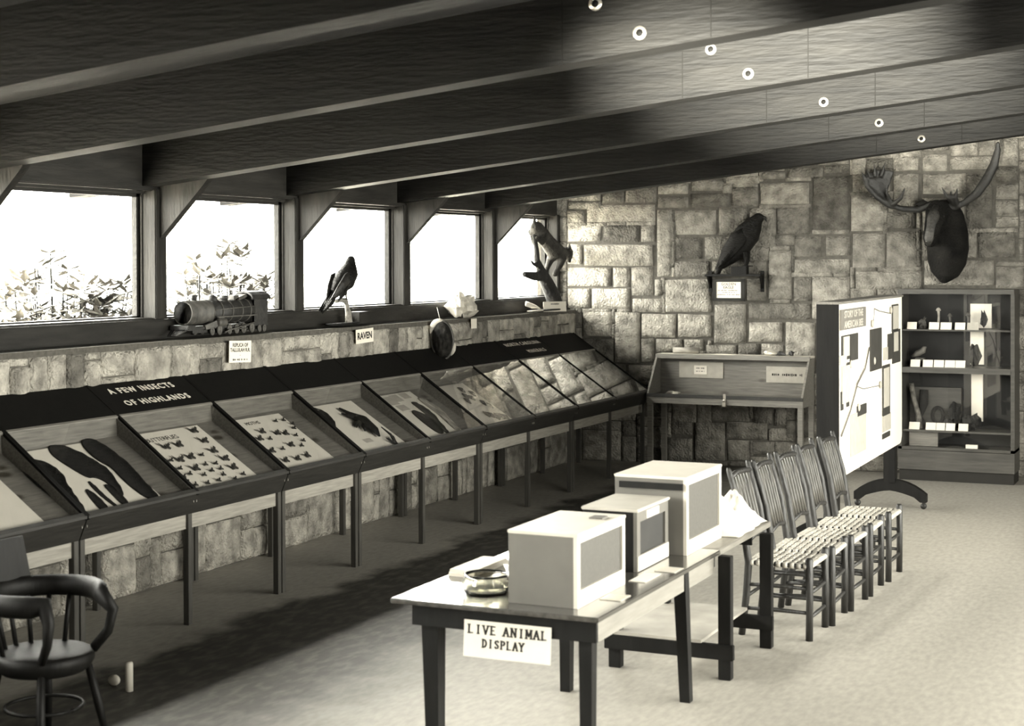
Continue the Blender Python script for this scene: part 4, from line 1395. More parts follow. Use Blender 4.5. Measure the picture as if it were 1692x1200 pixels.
def moose():
    # local frame on the wall: x along, y into the wall, z up
    t = empty('mounted_moose_head', M=wallM(4.15, 2.1))
    b = MB()
    # heavy neck and dewlap hanging from the wall, then the long head in front of it
    b.tube([(0.10, -0.02, 0.86), (0.11, -0.10, 0.74), (0.11, -0.12, 0.56), (0.10, -0.13, 0.38), (0.09, -0.13, 0.22), (0.07, -0.12, 0.10), (0.05, -0.10, 0.0)], [0.10, 0.16, 0.205, 0.225, 0.205, 0.15, 0.03], 18)
    b.tube([(0.05, -0.12, 0.78), (0.0, -0.28, 0.76), (-0.01, -0.36, 0.66)], [0.13, 0.13, 0.11], 16)
    b.tube([(0.01, -0.26, 0.84), (-0.01, -0.36, 0.74), (-0.035, -0.43, 0.60), (-0.055, -0.47, 0.47), (-0.065, -0.47, 0.39)], [0.095, 0.105, 0.09, 0.08, 0.045], 16)
    b.tube([(0.0, -0.2, 0.55), (-0.03, -0.38, 0.47)], [0.12, 0.07], 14)
    fuse(b, 'head', mat('moose_fur', 0.008, 0.85, 0.7, 5, bump=0.9, bscale=50, spec=0.15), 0.016, t, 4)
    b2 = MB().tube([(0.0, -0.405, 0.83), (-0.02, -0.45, 0.72), (-0.045, -0.50, 0.60), (-0.065, -0.53, 0.48), (-0.07, -0.515, 0.40)], [0.03, 0.066, 0.05, 0.05, 0.022], 14, flat=((0, 1, 0), 0.5))
    b2.obj('muzzle_patch', mat('worn_muzzle', 0.03, 0.6, 0.9, 7, bump=0.5), t)
    for sx in (-1, 1):
        MB().ball((-0.07+sx*0.022, -0.552, 0.43), 0.011, 1, 0.5, 1.3, n=8).obj('nostril', INK, t)
    for sg, tip in ((-1, (-0.24, -0.15, 0.86)), (1, (0.22, -0.2, 0.80))):
        MB().tube([(0.02+sg*0.09, -0.22, 0.83), ((0.02+tip[0])/2+sg*0.05, -0.22, 0.87), tip], [0.03, 0.042, 0.006], 10, flat=((0, 1, 0), 0.4)).obj('ear', FUR, t)
        MB().ball((-0.01+sg*0.085, -0.40, 0.72), 0.014, n=10).obj('eye', INK, t)

    def antler(pts_beam, rad, palm, tines):
        w = MB().tube(pts_beam, rad, 10, flat=((0, 1, 0), 0.6))
        if palm:
            n = len(palm)
            w.prism(palm, (0, 0.03, 0.0))
        for a in tines:
            w.tube(a[0], a[1], 8)
        fuse(w, 'antler', ANTLER, 0.012, t, 2)
    O = lambda x, z, y=-0.22: (x-4.15, y, z-2.1)
    antler([(0.0-0.04, -0.24, 0.86), O(3.95, 2.90), O(3.78, 2.91), O(3.64, 2.95, -0.26), O(3.50, 3.05, -0.30), O(3.41, 3.16, -0.33), O(3.37, 3.28, -0.35)], [0.045, 0.038, 0.034, 0.034, 0.032, 0.026, 0.018],
           [O(3.72, 2.93, -0.26), O(3.52, 3.03, -0.30), O(3.40, 3.17, -0.33), O(3.40, 3.29, -0.34), O(3.53, 3.34, -0.33), O(3.70, 3.32, -0.31), O(3.66, 3.20, -0.29), O(3.60, 3.05, -0.27)],
           [([O(3.42, 3.2, -0.33), O(3.35, 3.33, -0.37)], [0.022, 0.006]), ([O(3.45, 3.25, -0.33), O(3.41, 3.36, -0.36)], [0.02, 0.005]),
            ([O(3.50, 3.26, -0.33), O(3.49, 3.43, -0.36)], [0.022, 0.005]), ([O(3.56, 3.26, -0.32), O(3.62, 3.44, -0.35)], [0.024, 0.006]),
            ([O(3.66, 2.98, -0.26), O(3.62, 3.08, -0.33), O(3.63, 3.15, -0.36)], [0.026, 0.02, 0.006]),
            ([O(3.68, 2.96, -0.26), O(3.77, 3.02, -0.32), O(3.83, 3.16, -0.36)], [0.03, 0.024, 0.006])])
    antler([(0.10, -0.22, 0.83), O(4.33, 2.92), O(4.44, 2.97, -0.24), O(4.56, 3.06, -0.27), O(4.66, 3.20, -0.30), O(4.74, 3.36, -0.33), O(4.78, 3.52, -0.36), O(4.78, 3.60, -0.38)], [0.045, 0.04, 0.038, 0.05, 0.055, 0.05, 0.035, 0.02],
           [O(4.52, 3.02, -0.26), O(4.66, 3.14, -0.29), O(4.78, 3.34, -0.33), O(4.81, 3.5, -0.36), O(4.72, 3.42, -0.33), O(4.62, 3.22, -0.29)],
           [([O(4.36, 2.93, -0.22), O(4.34, 3.02, -0.3), O(4.37, 3.13, -0.36)], [0.034, 0.028, 0.006]), ([O(4.34, 2.94, -0.22), O(4.29, 3.02, -0.3), O(4.30, 3.10, -0.36)], [0.03, 0.024, 0.006]), ([O(4.32, 2.95, -0.22), O(4.25, 3.04, -0.3), O(4.20, 3.14, -0.34)], [0.03, 0.022, 0.006])])
    tag(t, 'dark mounted moose head with broad antlers high on the stone wall', 'mounted head')


moose()


def showcase():
    x0, x1, yf, yb = 1.055, 2.84, 16.95, 17.50
    t = empty('desk_showcase', ((x0+x1)/2, (yf+yb)/2, 0))
    T = Matrix.Translation(-Vector(t.location))
    ob = lambda mb, n, m, p=t: mb.obj2(n, m, p, T)
    zt, zf = 1.29, 0.862
    yt = 17.28                                   # where the flat top starts
    ob(MB().box(x0, yt, zt-0.02, x1, yb, zt, 0.003), 'top_board', CREAM)
    for x in (x0, x1-0.022):
        ob(MB().prism([(x, yf, zf), (x, yt, zt), (x, yt, zt-0.045), (x, yf+0.02, zf-0.03)], (0.022, 0, 0)), 'sloping_rail', WOODX)
        ob(MB().prism([(x+0.003, yf+0.02, zf-0.02), (x+0.003, yt, zt-0.03), (x+0.003, yb, zt-0.02), (x+0.003, yb, 0.75), (x+0.003, yf+0.02, 0.75)], (0.012, 0, 0)), 'end_panel', WOODX)
    ob(MB().box(x0, yt-0.025, zt-0.05, x1, yt, zt), 'upper_rail', WOODX)
    ob(MB().box(x0, yf-0.01, zf-0.035, x1, yf+0.02, zf), 'front_edge', NOSE)
    ob(MB().box(x0, yf, 0.755, x1, yf+0.022, zf-0.035), 'front_rail', WOODX)
    ob(MB().box(x0+0.02, yf+0.02, zf-0.04, x1-0.02, yb, zf-0.02), 'floor_board', WOODX)
    ob(MB().box(x0+0.02, yb-0.12, zf-0.02, x1-0.02, yb-0.10, zt-0.02), 'back_board', WOODX)
    g = [(x0+0.022, yf+0.02, zf+0.004), (x1-0.022, yf+0.02, zf+0.004), (x1-0.022, yt-0.01, zt-0.025), (x0+0.022, yt-0.01, zt-0.025)]
    ob(MB().add(g, [(0, 1, 2, 3)]), 'glass_pane', GL)
    for x in (x0+0.005, x1-0.06):
        for y in (yf+0.005, yb-0.07):
            ob(MB().box(x, y, 0, x+0.055, y+0.055, 0.76), 'leg', WOODX)
    pd = ob(MB().box(1.945, yf-0.03, 0.742, 1.985, yf-0.012, 0.79, 0.004).tube([(1.952, yf-0.02, 0.785), (1.953, yf-0.02, 0.815), (1.977, yf-0.02, 0.815), (1.978, yf-0.02, 0.785)], 0.004, 6).box(1.95, yf-0.012, 0.80, 1.98, yf, 0.88), 'padlock', STEEL)
    tag(t, 'pine slant front glass showcase against the stone wall, left of the display board', 'showcase')
    yv = yb-0.121
    for (a, b, c, d, lb, lines, mm) in ((1.30, 1.02, 1.82, 1.20, 'pale grey board with a small card at the left in the slant showcase', [], GREYP), (2.32, 0.99, 2.79, 1.17, 'pale grey board with one typed line at the right in the slant showcase', [('~0.34', 0.05, 0)], GREYP)):
        paper_sign('label_board', ((a+c)/2, yv-0.012, (b+d)/2), c-a, d-b, (0, -1, 0), Z1, lines, lb, m=mm, th=0.01, cat='sign')
    paper_sign('small_card', (1.555, yv-0.018, 1.11), 0.15, 0.10, (0, -1, 0), Z1, [('~0.1', 0.025, 0.02), ('~0.1', 0.02, -0.015)], 'small white card on the left grey board inside the slant showcase', th=0.003, cat='card')
    o = MB().ball((1.28, 17.2, 0.855), 0.06, 1.4, 1, 0.35, 10, jit=0.4, seed=3, smooth=False).obj('stone_chip', QUARTZ)
    tag(o, 'small pale stone chip inside the slant showcase at the left', 'rock')
    o = MB().tube([(1.22, 17.40, 1.325), (1.52, 17.42, 1.325)], 0.035, 14).obj('log_section', mat('pale_log', 0.3, 0.8, 0.3, 12, (0.5, 3, 3), bump=0.6))
    tag(o, 'short pale log section lying on top of the slant showcase', 'log')
    o = MB().box(1.72, 17.33, 1.291, 1.96, 17.45, 1.294).obj('paper_slip', WHITEP)
    tag(o, 'flat white paper slip on top of the slant showcase', 'paper')
    o = MB().ball((2.36, 17.4, 1.315), 0.06, 1.3, 0.8, 0.45, 10, jit=0.4, seed=8, smooth=False).obj('quartz_chip', QUARTZ)
    tag(o, 'white quartz chip on the right of the showcase top', 'rock')
    o = MB().ball((2.47, 17.4, 1.31), 0.045, 1.3, 0.8, 0.6, 10, jit=0.5, seed=5, smooth=False).obj('dark_rock', BRASSY)
    tag(o, 'dark low rock just right of the quartz chip on the showcase', 'rock')
    o = MB().ball((2.60, 17.4, 1.318), 0.03, 1, 0.9, 1, 10, jit=0.3, seed=6, smooth=False).obj('round_seed', BRASSY)
    tag(o, 'small dark round nut at the right end of the showcase top', 'nut')
    o = MB().box(2.90, 17.42, 0.0, 2.98, 17.50, 1.33, 0.003).box(2.89, 17.41, 1.05, 3.05, 17.43, 1.09).box(2.89, 17.41, 0.72, 3.05, 17.43, 0.76).obj('leaning_slat', WOODX)
    tag(o, 'tall narrow wooden slat standing between the showcase and the display board', 'slat')


showcase()


def cabinet():
    x0, x1, yf, yb, H = 3.80, 5.0, 17.25, 17.66, 2.04
    t = empty('specimen_cabinet', ((x0+x1)/2, (yf+yb)/2, 0))
    T = Matrix.Translation(-Vector(t.location))
    ob = lambda mb, n, m, p=t: mb.obj2(n, m, p, T)
    ob(MB().box(x0, yf-0.02, H-0.05, x1, yb, H, 0.004), 'top_board', CABW)
    for x in (x0, x1-0.04):
        ob(MB().box(x, yf, 0.118, x+0.04, yb, H-0.05), 'side_panel', CABW)
    ob(MB().box(x0, yb-0.02, 0.118, x1, yb, H-0.05), 'back_panel', CABD)
    ob(MB().box(x0+0.04, yf+0.02, 1.595, x1-0.04, yb-0.02, 1.612), 'shelf', CABW)
    ob(MB().box(x0+0.04, yf-0.005, 1.15, x1-0.04, yb-0.02, 1.21), 'shelf', CABW)
    ob(MB().box(x0+0.04, yf+0.02, 0.52, x1-0.04, yb-0.02, 0.54), 'shelf', CABW)
    ob(MB().box(x0, yf, 0.33, x1, yb-0.02, 0.36), 'bottom_board', CABW)
    ob(MB().box(x0+0.0, yf-0.004, 0.118, x1, yf+0.016, 0.325), 'drawer_front', CABW)
    ob(MB().box(x0+0.01, yf+0.02, 0, x1-0.01, yb, 0.118), 'plinth', INK)
    ob(MB().add([(x0+0.04, yf+0.012, 0.36), (x1-0.04, yf+0.012, 0.36), (x1-0.04, yf+0.012, 1.15), (x0+0.04, yf+0.012, 1.15)], [(0, 1, 2, 3)]), 'glass_pane', GL)
    ob(MB().add([(x0+0.04, yf+0.012, 1.21), (x1-0.04, yf+0.012, 1.21), (x1-0.04, yf+0.012, H-0.05), (x0+0.04, yf+0.012, H-0.05)], [(0, 1, 2, 3)]), 'glass_pane', GL)
    tag(t, 'dark glazed specimen cabinet with white label cards, under the moose head', 'cabinet')
    # shelf goods
    def card(u0, u1, z, lb, i, m=WHITEP, y=17.30):
        o = MB().prism([(u0, y, z), (u1, y, z), (u1, y+0.03, z+0.075), (u0, y+0.03, z+0.075)], (0, 0.004, 0)).obj('label_card', m)
        tag(o, lb, 'card', 'label cards in the cabinet')
    rows = [(1.612, [(3.885, 3.985), (4.115, 4.22), (4.235, 4.35), (4.385, 4.49), (4.51, 4.63)], 'top'), (1.21, [(3.92, 4.02), (4.05, 4.155), (4.165, 4.27), (4.28, 4.385), (4.39, 4.49)], 'middle'), (0.54, [(3.905, 4.015), (4.08, 4.185), (4.19, 4.28), (4.29, 4.385), (4.42, 4.52)], 'lowest')]
    for z, L, nm in rows:
        for i, (a, b_) in enumerate(L):
            card(a, b_, z, '%s white label card from the left on the %s cabinet shelf' % (ORD[i], nm), i, GREYP if (nm == 'top' and i == 4) else WHITEP)
    # mushrooms, bird, antler, ring etc.
    def mush(x, z, h, r_, lb, m):
        o = empty('mushroom_model', (x, 17.45, z))
        MB().tube([(0, 0, 0), (0.004, 0, h*0.7), (0, 0, h)], [0.014, 0.012, 0.016], 8).obj('stem', m, o)
        MB().lathe((0, 0, h), [(0.0, 0.03), (r_*0.6, 0.022), (r_, 0.0), (r_*0.9, -0.006), (0.0, 0.0)], 14).obj('cap', m, o)
        tag(o, lb, 'mushroom')
    PL = mat('pale_mushroom', 0.35, 0.7, 0.3, 10)
    DM = mat('dim_mushroom', 0.08, 0.7, 0.3, 10)
    mush(4.19, 1.612, 0.20, 0.028, 'tall pale mushroom on the top cabinet shelf', PL)
    mush(4.31, 1.612, 0.14, 0.024, 'dim slender mushroom right of the tall pale one', DM)
    mush(4.50, 1.612, 0.15, 0.028, 'grey mushroom near the white panel in the top of the cabinet', DM)
    o = MB().ball((4.03, 17.42, 1.67), 0.055, 0.9, 0.8, 1.1, 10, jit=0.5, seed=2, smooth=False).obj('fungus_lump', DM)
    tag(o, 'lumpy fungus beside the first card on the top cabinet shelf', 'fungus')
    b = empty('small_bird', (4.0, 17.44, 1.21))
    MB().tube([(-0.09, 0, 0.10), (-0.03, 0, 0.135), (0.03, 0, 0.165), (0.045, 0, 0.20), (0.065, 0, 0.205)], [0.012, 0.035, 0.032, 0.022, 0.005], 10).obj('body', mat('grey_plumage', 0.12, 0.6, 0.5, 16), b)
    MB().box(-0.05, -0.04, 0, 0.05, 0.04, 0.09, 0.004).obj('block', DM, b)
    MB().tube([(0, 0.01, 0.09), (0, 0.01, 0.12)], 0.004, 5).obj('leg', INK, b)
    tag(b, 'small grey mounted bird on a block on the middle cabinet shelf', 'bird')
    for (u, z, r_, sx, sz, lb, m, sd) in ((4.57, 1.33, 0.075, 0.75, 1.5, 'dark oval cone in front of the white panel in the cabinet', BARK, 3), (4.66, 1.72, 0.05, 0.7, 1.5, 'dark lump standing before the white panel on the top shelf', BARK, 4), (4.36, 0.72, 0.07, 0.8, 1.7, 'dark burl at the centre of the lowest cabinet shelf', BARK, 6), (4.53, 0.62, 0.09, 1.1, 0.9, 'dark knobbly lump at the right of the lowest shelf', BARK, 7), (4.29, 0.60, 0.05, 1.0, 1.1, 'rough dark mineral behind the middle cards on the lowest shelf', BRASSY, 8)):
        o = MB().ball((u, 17.46, z), r_, sx, 0.7, sz, 12, jit=0.5, seed=sd, smooth=False).obj('specimen_lump', m)
        tag(o, lb, 'specimen')
    o = MB().tube([(3.90, 17.45, 1.02), (3.93, 17.44, 0.86), (3.98, 17.42, 0.70), (4.0, 17.42, 0.54)], [0.03, 0.026, 0.03, 0.04], 9).obj('barked_stick', mat('grey_bark', 0.14, 0.9, 0.6, 18, bump=1.0))
    tag(o, 'pale barked stick leaning at the left of the lowest shelf', 'stick')
    o = MB().tube([(4.03, 17.50, 0.95), (4.03, 17.48, 0.80), (4.0, 17.46, 0.66), (4.07, 17.42, 0.54)], [0.045, 0.05, 0.02, 0.03], 9).obj('antler_piece', BARK)
    tag(o, 'dark curved antler piece beside the barked stick', 'antler')
    P = [(4.18+0.055*math.cos(2*math.pi*k/20), 17.47, 0.68+0.085*math.sin(2*math.pi*k/20)) for k in range(21)]
    o = MB().tube(P, 0.02, 8).box(4.13, 17.44, 0.54, 4.23, 17.50, 0.60).obj('vine_ring', BARK)
    tag(o, 'dark oval vine ring standing on the lowest cabinet shelf', 'ring')
    for (a, b_, z0, z1, lb) in ((4.50, 4.64, 1.23, 1.58, 'white panel behind the oval cone on the middle shelf'), (4.50, 4.72, 1.62, 1.88, 'white panel at the back of the top cabinet shelf'), (4.51, 4.63, 0.62, 1.14, 'narrow white strip above the lowest shelf lump')):
        o = MB().box(a, 17.60, z0, b_, 17.635, z1).obj('white_panel', WHITEP)  # plain white panels set against the cabinet back
        tag(o, lb, 'poster')
    o = MB().box(3.88, 17.50, 0.60, 4.42, 17.60, 0.98).obj('backing_plank', CABW)
    tag(o, 'weathered plank behind the specimens on the lowest shelf', 'plank')
    o = MB().box(3.90, 17.35, 0.361, 4.20, 17.37, 0.51).obj('drawer_board', WOODX)
    tag(o, 'light wooden board standing in the bottom gap of the cabinet', 'board')
    o = MB().box(4.50, 17.28, 0.361, 4.62, 17.32, 0.40).obj('folded_card', WHITEP)
    tag(o, 'folded white card in the bottom right gap of the cabinet', 'card')


cabinet()


# ------------------------------------------------------------------ rolling display board
def board():
    A, B = Vector((4.235, 12.6, 0)), Vector((4.195, 15.4, 0))
    d = (B-A).normalized()
    n = Vector((d.y, -d.x, 0))                 # towards the open floor
    Fm = basis(d, (0, 0, 1), n, A)              # x along, y up, z out of the white face
    t = empty('display_board', M=basis(d, -n, (0, 0, 1), A+Vector((0, 0, 0))))
    T = t.matrix_world.inverted()
    ob = lambda mb, nm, m, p=t: mb.obj2(nm, m, p, T @ Fm)
    L, z0, z1, th = 2.80, 0.61, 2.0, 0.175
    # white face with rounded lower far corner
    P = [(0, z0), (L-0.10, z0)]+[(L-0.10+0.10*math.sin(a), z0+0.10-0.10*math.cos(a)) for a in (R(22), R(45), R(68), R(90))]+[(L, z1), (0, z1)]
    ob(MB().prism([(a, b, 0) for a, b in P], (0, 0, -0.02)), 'white_face', BOARDW)
    ob(MB().box(-0.015, z0, -th, 0.0, z1, 0.004), 'near_end_panel', DARK)
    ob(MB().box(L, z0+0.1, -th, L+0.012, z1, 0.002), 'far_end_panel', DARK)
    ob(MB().box(-0.015, z1, -th, L+0.012, z1+0.02, 0.012), 'top_rail', WOODX)
    ob(MB().box(0, z0, -th, L, z1, -th+0.015), 'rear_panel', DARK)
    for x in (0.14, L-0.12):
        ob(MB().box(x-0.06, 0.24, -th/2-0.055, x+0.06, z0+0.6, -th/2+0.055, 0.004), 'post', DARK)
        arc = []
        for k in range(13):
            u = -1+2*k/12
            arc.append((x, 0.27-0.13*abs(u)**2.2, -th/2+u*0.34))
        lo = []
        for k in range(13):
            u = 1-2*k/12
            lo.append((x, max(0.065, 0.165-0.10*abs(u)**1.5) if abs(u) < 0.8 else 0.065, -th/2+u*0.34))
        ob(MB().prism([(x-0.045, p[1], p[2]) for p in arc+lo], (0.09, 0, 0)), 'arched_foot', DARK)
        for s in (-1, 1):
            ob(MB().lathe((x, 0.028, -th/2+s*0.31), [(0, -0.014), (0.028, -0.014), (0.028, 0.014), (0, 0.014)], 14, axis='x').box(x-0.02, 0.03, -th/2+s*0.31-0.012, x+0.02, 0.075, -th/2+s*0.31+0.012), 'caster', RUBBER)
    hb = ob(MB().box(0.03, 1.79, 0.0, 1.03, 1.955, 0.012), 'title_panel', mat('brown_title_panel', 0.15, 0.6, 0.1, 9))
    for s, y in (('STORY OF THE', 1.91), ('AMERICAN BEE', 1.828)):
        text(s, 0.10, GREYP, parent=hb, M=T @ Fm @ Matrix.Translation((0.53, y, 0.013)) @ Matrix.Diagonal((1.1, 0.8, 1, 1)), bold=0.002, ext=0.0004)
    DK = mat('dark_mount', 0.035, 0.6, 0.2, 9)
    cs = [(0.03, 0.148, 1.545, 1.745, DK), (0.148, 0.256, 1.525, 1.745, DK), (0.05, 0.13, 1.575, 1.735, GREYP), (0.165, 0.245, 1.575, 1.735, GREYP), (0.01, 0.095, 1.515, 1.588, GREYP),
          (0.444, 0.62, 1.385, 1.749, DK), (0.462, 0.555, 1.56, 1.735, GREYP), (0.811, 0.92, 1.688, 1.938, DK), (0.82, 0.91, 1.71, 1.925, GREYP), (0.737, 0.83, 1.44, 1.674, DK), (0.817, 0.955, 1.39, 1.70, DK), (0.835, 0.913, 1.50, 1.68, GREYP), (0.659, 0.737, 1.446, 1.56, GREYP),
          (0.15, 0.376, 0.735, 1.08, GREYP), (0.245, 0.377, 1.045, 1.13, DK), (0.28, 0.376, 0.735, 0.80, DK), (0.644, 0.767, 0.945, 1.40, DK), (0.655, 0.75, 1.02, 1.375, GREYP), (0.643, 0.786, 0.80, 0.95, GREYP), (0.643, 0.767, 0.74, 0.785, DK),
          (0.03, 0.14, 1.20, 1.50, GREYP), (0.10, 0.135, 1.16, 1.52, DK), (0.02, 0.05, 1.15, 1.30, DK)]
    for i, (a, b, c, e, m) in enumerate(cs):
        h = 0.006+0.003*(i % 3)
        ob(MB().box(a*L, c, 0.0, b*L, e, h), 'mounted_card', m)
    for x, y in ((0.15, 1.50), (0.47, 1.80), (0.78, 1.89), (0.26, 1.12), (0.60, 1.24), (0.50, 1.47)):
        ob(MB().ball((x*L, y, 0.012), 0.03, 1, 1.2, 0.4, 10), 'paper_rosette', GREYP)
    wr = MB()
    for pl in ([(0.014, 0.946), (0.134, 1.111), (0.205, 1.25), (0.24, 1.32), (0.356, 1.43), (0.42, 1.60)], [(0.24, 1.30), (0.33, 1.26), (0.407, 1.253), (0.56, 1.24), (0.64, 1.213)], [(0.48, 1.78), (0.50, 1.93), (0.58, 1.90), (0.78, 1.86)]):
        wr.tube([(a*L, b, 0.012) for a, b in pl], 0.006 if pl[0][0] < 0.1 else 0.003, 6)
    ob(wr, 'pinned_cord', mat('grey_cord', 0.12, 0.8))
    tag(t, 'tall white faced rolling display board on arched feet with casters', 'display board')


board()


# ------------------------------------------------------------------ tables
def taper_leg(x, y, top, w0, w1, dx=0, dy=0):
    return MB().prism([(x-w0, y-w0, top), (x+w0, y-w0, top), (x+w0, y+w0, top), (x-w0, y+w0, top)], (0, 0, -0.001)).add(
        [(x-w0, y-w0, top), (x+w0, y-w0, top), (x+w0, y+w0, top), (x-w0, y+w0, top), (x+dx-w1, y+dy-w1, 0), (x+dx+w1, y+dy-w1, 0), (x+dx+w1, y+dy+w1, 0), (x+dx-w1, y+dy+w1, 0)],
        [(0, 1, 5, 4), (1, 2, 6, 5), (2, 3, 7, 6), (3, 0, 4, 7), (4, 5, 6, 7)])


APR = mat('lit_table_apron', 0.20, 0.5, 0.15, 6, (6, 0.7, 6))  # light from the right is put into this paler side apron colour


def tables():
    t = empty('display_table', (3.95, 7.65, 0))
    T = Matrix.Translation(-Vector(t.location))
    ob = lambda mb, nm, m, p=t: mb.obj2(nm, m, p, T)
    ob(MB().box(3.415, 6.73, 0.705, 4.492, 8.60, 0.73, 0.004), 'table_top', DARKT)
    ob(MB().box(3.498, 6.80, 0.595, 4.455, 6.822, 0.705), 'end_apron', DARK)
    ob(MB().box(3.60, 8.57, 0.595, 4.433, 8.59, 0.705), 'end_apron', DARK)
    ob(MB().box(4.433, 6.822, 0.595, 4.455, 8.595, 0.705), 'side_apron', APR)
    ob(MB().box(3.498, 6.822, 0.595, 3.52, 8.46, 0.705), 'side_apron', DARK)
    for x, y, dx, dy in ((3.577, 6.87, 0.01, 0.0), (4.385, 6.87, 0.0, 0), (3.79, 8.04, 0, 0), (4.425, 8.10, 0.03, 0)):
        ob(taper_leg(x, y, 0.70, 0.045 if x < 3.6 else 0.034, 0.034 if x < 3.6 else 0.028, dx, dy), 'leg', DARK)
    tag(t, 'long dark topped table bearing the LIVE ANIMAL DISPLAY sign', 'table')
    t = empty('work_table', (4.15, 9.2, 0))
    T = Matrix.Translation(-Vector(t.location))
    ob = lambda mb, nm, m, p=t: mb.obj2(nm, m, p, T)
    ob(MB().box(3.72, 8.61, 0.695, 4.486, 9.67, 0.73, 0.004), 'table_top', mat('worn_table_top', 0.16, 0.35, 0.3, 5, (6, 0.8, 6)))
    ob(MB().box(3.80, 8.64, 0.62, 4.44, 8.66, 0.695), 'end_apron', DARK)
    ob(MB().box(3.80, 9.40, 0.62, 4.44, 9.42, 0.695), 'end_apron', DARK)
    for x, y in ((3.85, 8.64), (4.515, 8.62), (3.87, 9.43), (4.525, 9.43)):
        ob(MB().box(x-0.036, y-0.03, 0, x+0.036, y+0.03, 0.695, 0.003), 'leg', DARK)
    ob(MB().box(3.80, 8.575, 0.115, 4.57, 8.61, 0.20, 0.003), 'stretcher', DARK)
    ob(MB().box(3.82, 9.38, 0.115, 4.575, 9.415, 0.20, 0.003), 'stretcher', DARK)
    ob(MB().box(3.86, 8.575, 0.20, 4.385, 9.50, 0.218, 0.002), 'lower_shelf', mat('pale_shelf_board', 0.32, 0.6, 0.15, 6))
    tag(t, 'narrow table with a low pale shelf, behind the front table beside the chairs', 'table')


tables()
# slab serif capitals for the hand lettered sign: strokes and serifs as short bars
GLY = {
    'L': ([((.2, 0), (.2, 1)), ((.2, .04), (.85, .04))], [(.2, 1), (.2, 0)]),
    'I': ([((.5, 0), (.5, 1))], [(.5, 0), (.5, 1)]),
    'V': ([((.1, 1), (.5, 0)), ((.5, 0), (.9, 1))], [(.1, 1), (.9, 1)]),
    'E': ([((.2, 0), (.2, 1)), ((.2, .04), (.85, .04)), ((.2, .96), (.85, .96)), ((.2, .5), (.65, .5))], [(.2, 1), (.2, 0)]),
    'A': ([((.1, 0), (.5, 1)), ((.5, 1), (.9, 0)), ((.25, .35), (.75, .35))], [(.1, 0), (.9, 0)]),
    'N': ([((.15, 0), (.15, 1)), ((.15, 1), (.85, 0)), ((.85, 0), (.85, 1))], [(.15, 0), (.15, 1), (.85, 1)]),
    'M': ([((.1, 0), (.1, 1)), ((.1, 1), (.5, .25)), ((.5, .25), (.9, 1)), ((.9, 1), (.9, 0))], [(.1, 0), (.9, 0), (.1, 1), (.9, 1)]),
    'D': ([((.2, 0), (.2, 1)), ((.2, .96), (.6, .92)), ((.6, .92), (.85, .65)), ((.85, .65), (.85, .35)), ((.85, .35), (.6, .08)), ((.6, .08), (.2, .04))], [(.2, 0), (.2, 1)]),
    'S': ([((.85, .8), (.6, .96)), ((.6, .96), (.3, .92)), ((.3, .92), (.2, .7)), ((.2, .7), (.5, .52)), ((.5, .52), (.82, .32)), ((.82, .32), (.7, .08)), ((.7, .08), (.4, .04)), ((.4, .04), (.15, .2))], []),
    'P': ([((.2, 0), (.2, 1)), ((.2, .96), (.65, .94)), ((.65, .94), (.85, .74)), ((.85, .74), (.65, .5)), ((.65, .5), (.2, .46))], [(.2, 0), (.2, 1)]),
    'Y': ([((.1, 1), (.5, .48)), ((.9, 1), (.5, .48)), ((.5, .48), (.5, 0))], [(.1, 1), (.9, 1), (.5, 0)]),
}


def slab_line(s, h, w, gap, m, parent, cx, cyy):
    tot = sum((w+gap) if c != ' ' else w*0.9 for c in s)-gap
    x = cx-tot/2
    for c in s:
        if c == ' ':
            x += w*0.9
            continue
        b = MB()
        th = h*0.25
        for (p, q) in GLY[c][0]:
            P, Q = Vector((x+p[0]*w, cyy-h/2+p[1]*h, 0)), Vector((x+q[0]*w, cyy-h/2+q[1]*h, 0))
            d = (Q-P).normalized()
            nn = Vector((-d.y, d.x, 0))*th*(0.5 if abs(d.y) > 0.4 else 0.3)
            P, Q = P-d*th*0.2, Q+d*th*0.2
            b.prism([P-nn, Q-nn, Q+nn, P+nn], (0, 0, 0.0008))
        for (px_, py_) in GLY[c][1]:
            X, Y = x+px_*w, cyy-h/2+py_*h
            b.box(X-w*0.27, Y-h*0.07, 0, X+w*0.27, Y+h*0.07, 0.0009)
        b.obj('letter', m, parent)
        x += w+gap


sg = paper_sign('paper_sign', (4.010, 6.784, 0.563), 0.45, 0.172, (0.0, -1, 0.08), Z1, [], 'white LIVE ANIMAL DISPLAY sign hung on the front of the table')
slab_line('LIVE ANIMAL', 0.040, 0.031, 0.008, INK, sg, 0.0, 0.045)
slab_line('DISPLAY', 0.038, 0.026, 0.006, INK, sg, -0.02, -0.018)

CM = mat('cage_side', 0.12, 0.55, 0.06, 8)  # near-side shade is put into this colour, darker than the front and lid
SCREEN = mat('dark_screen', 0.07, 0.6, 0.1, 50)
NIGHT = mat('cage_inside', 0.015, 0.7)


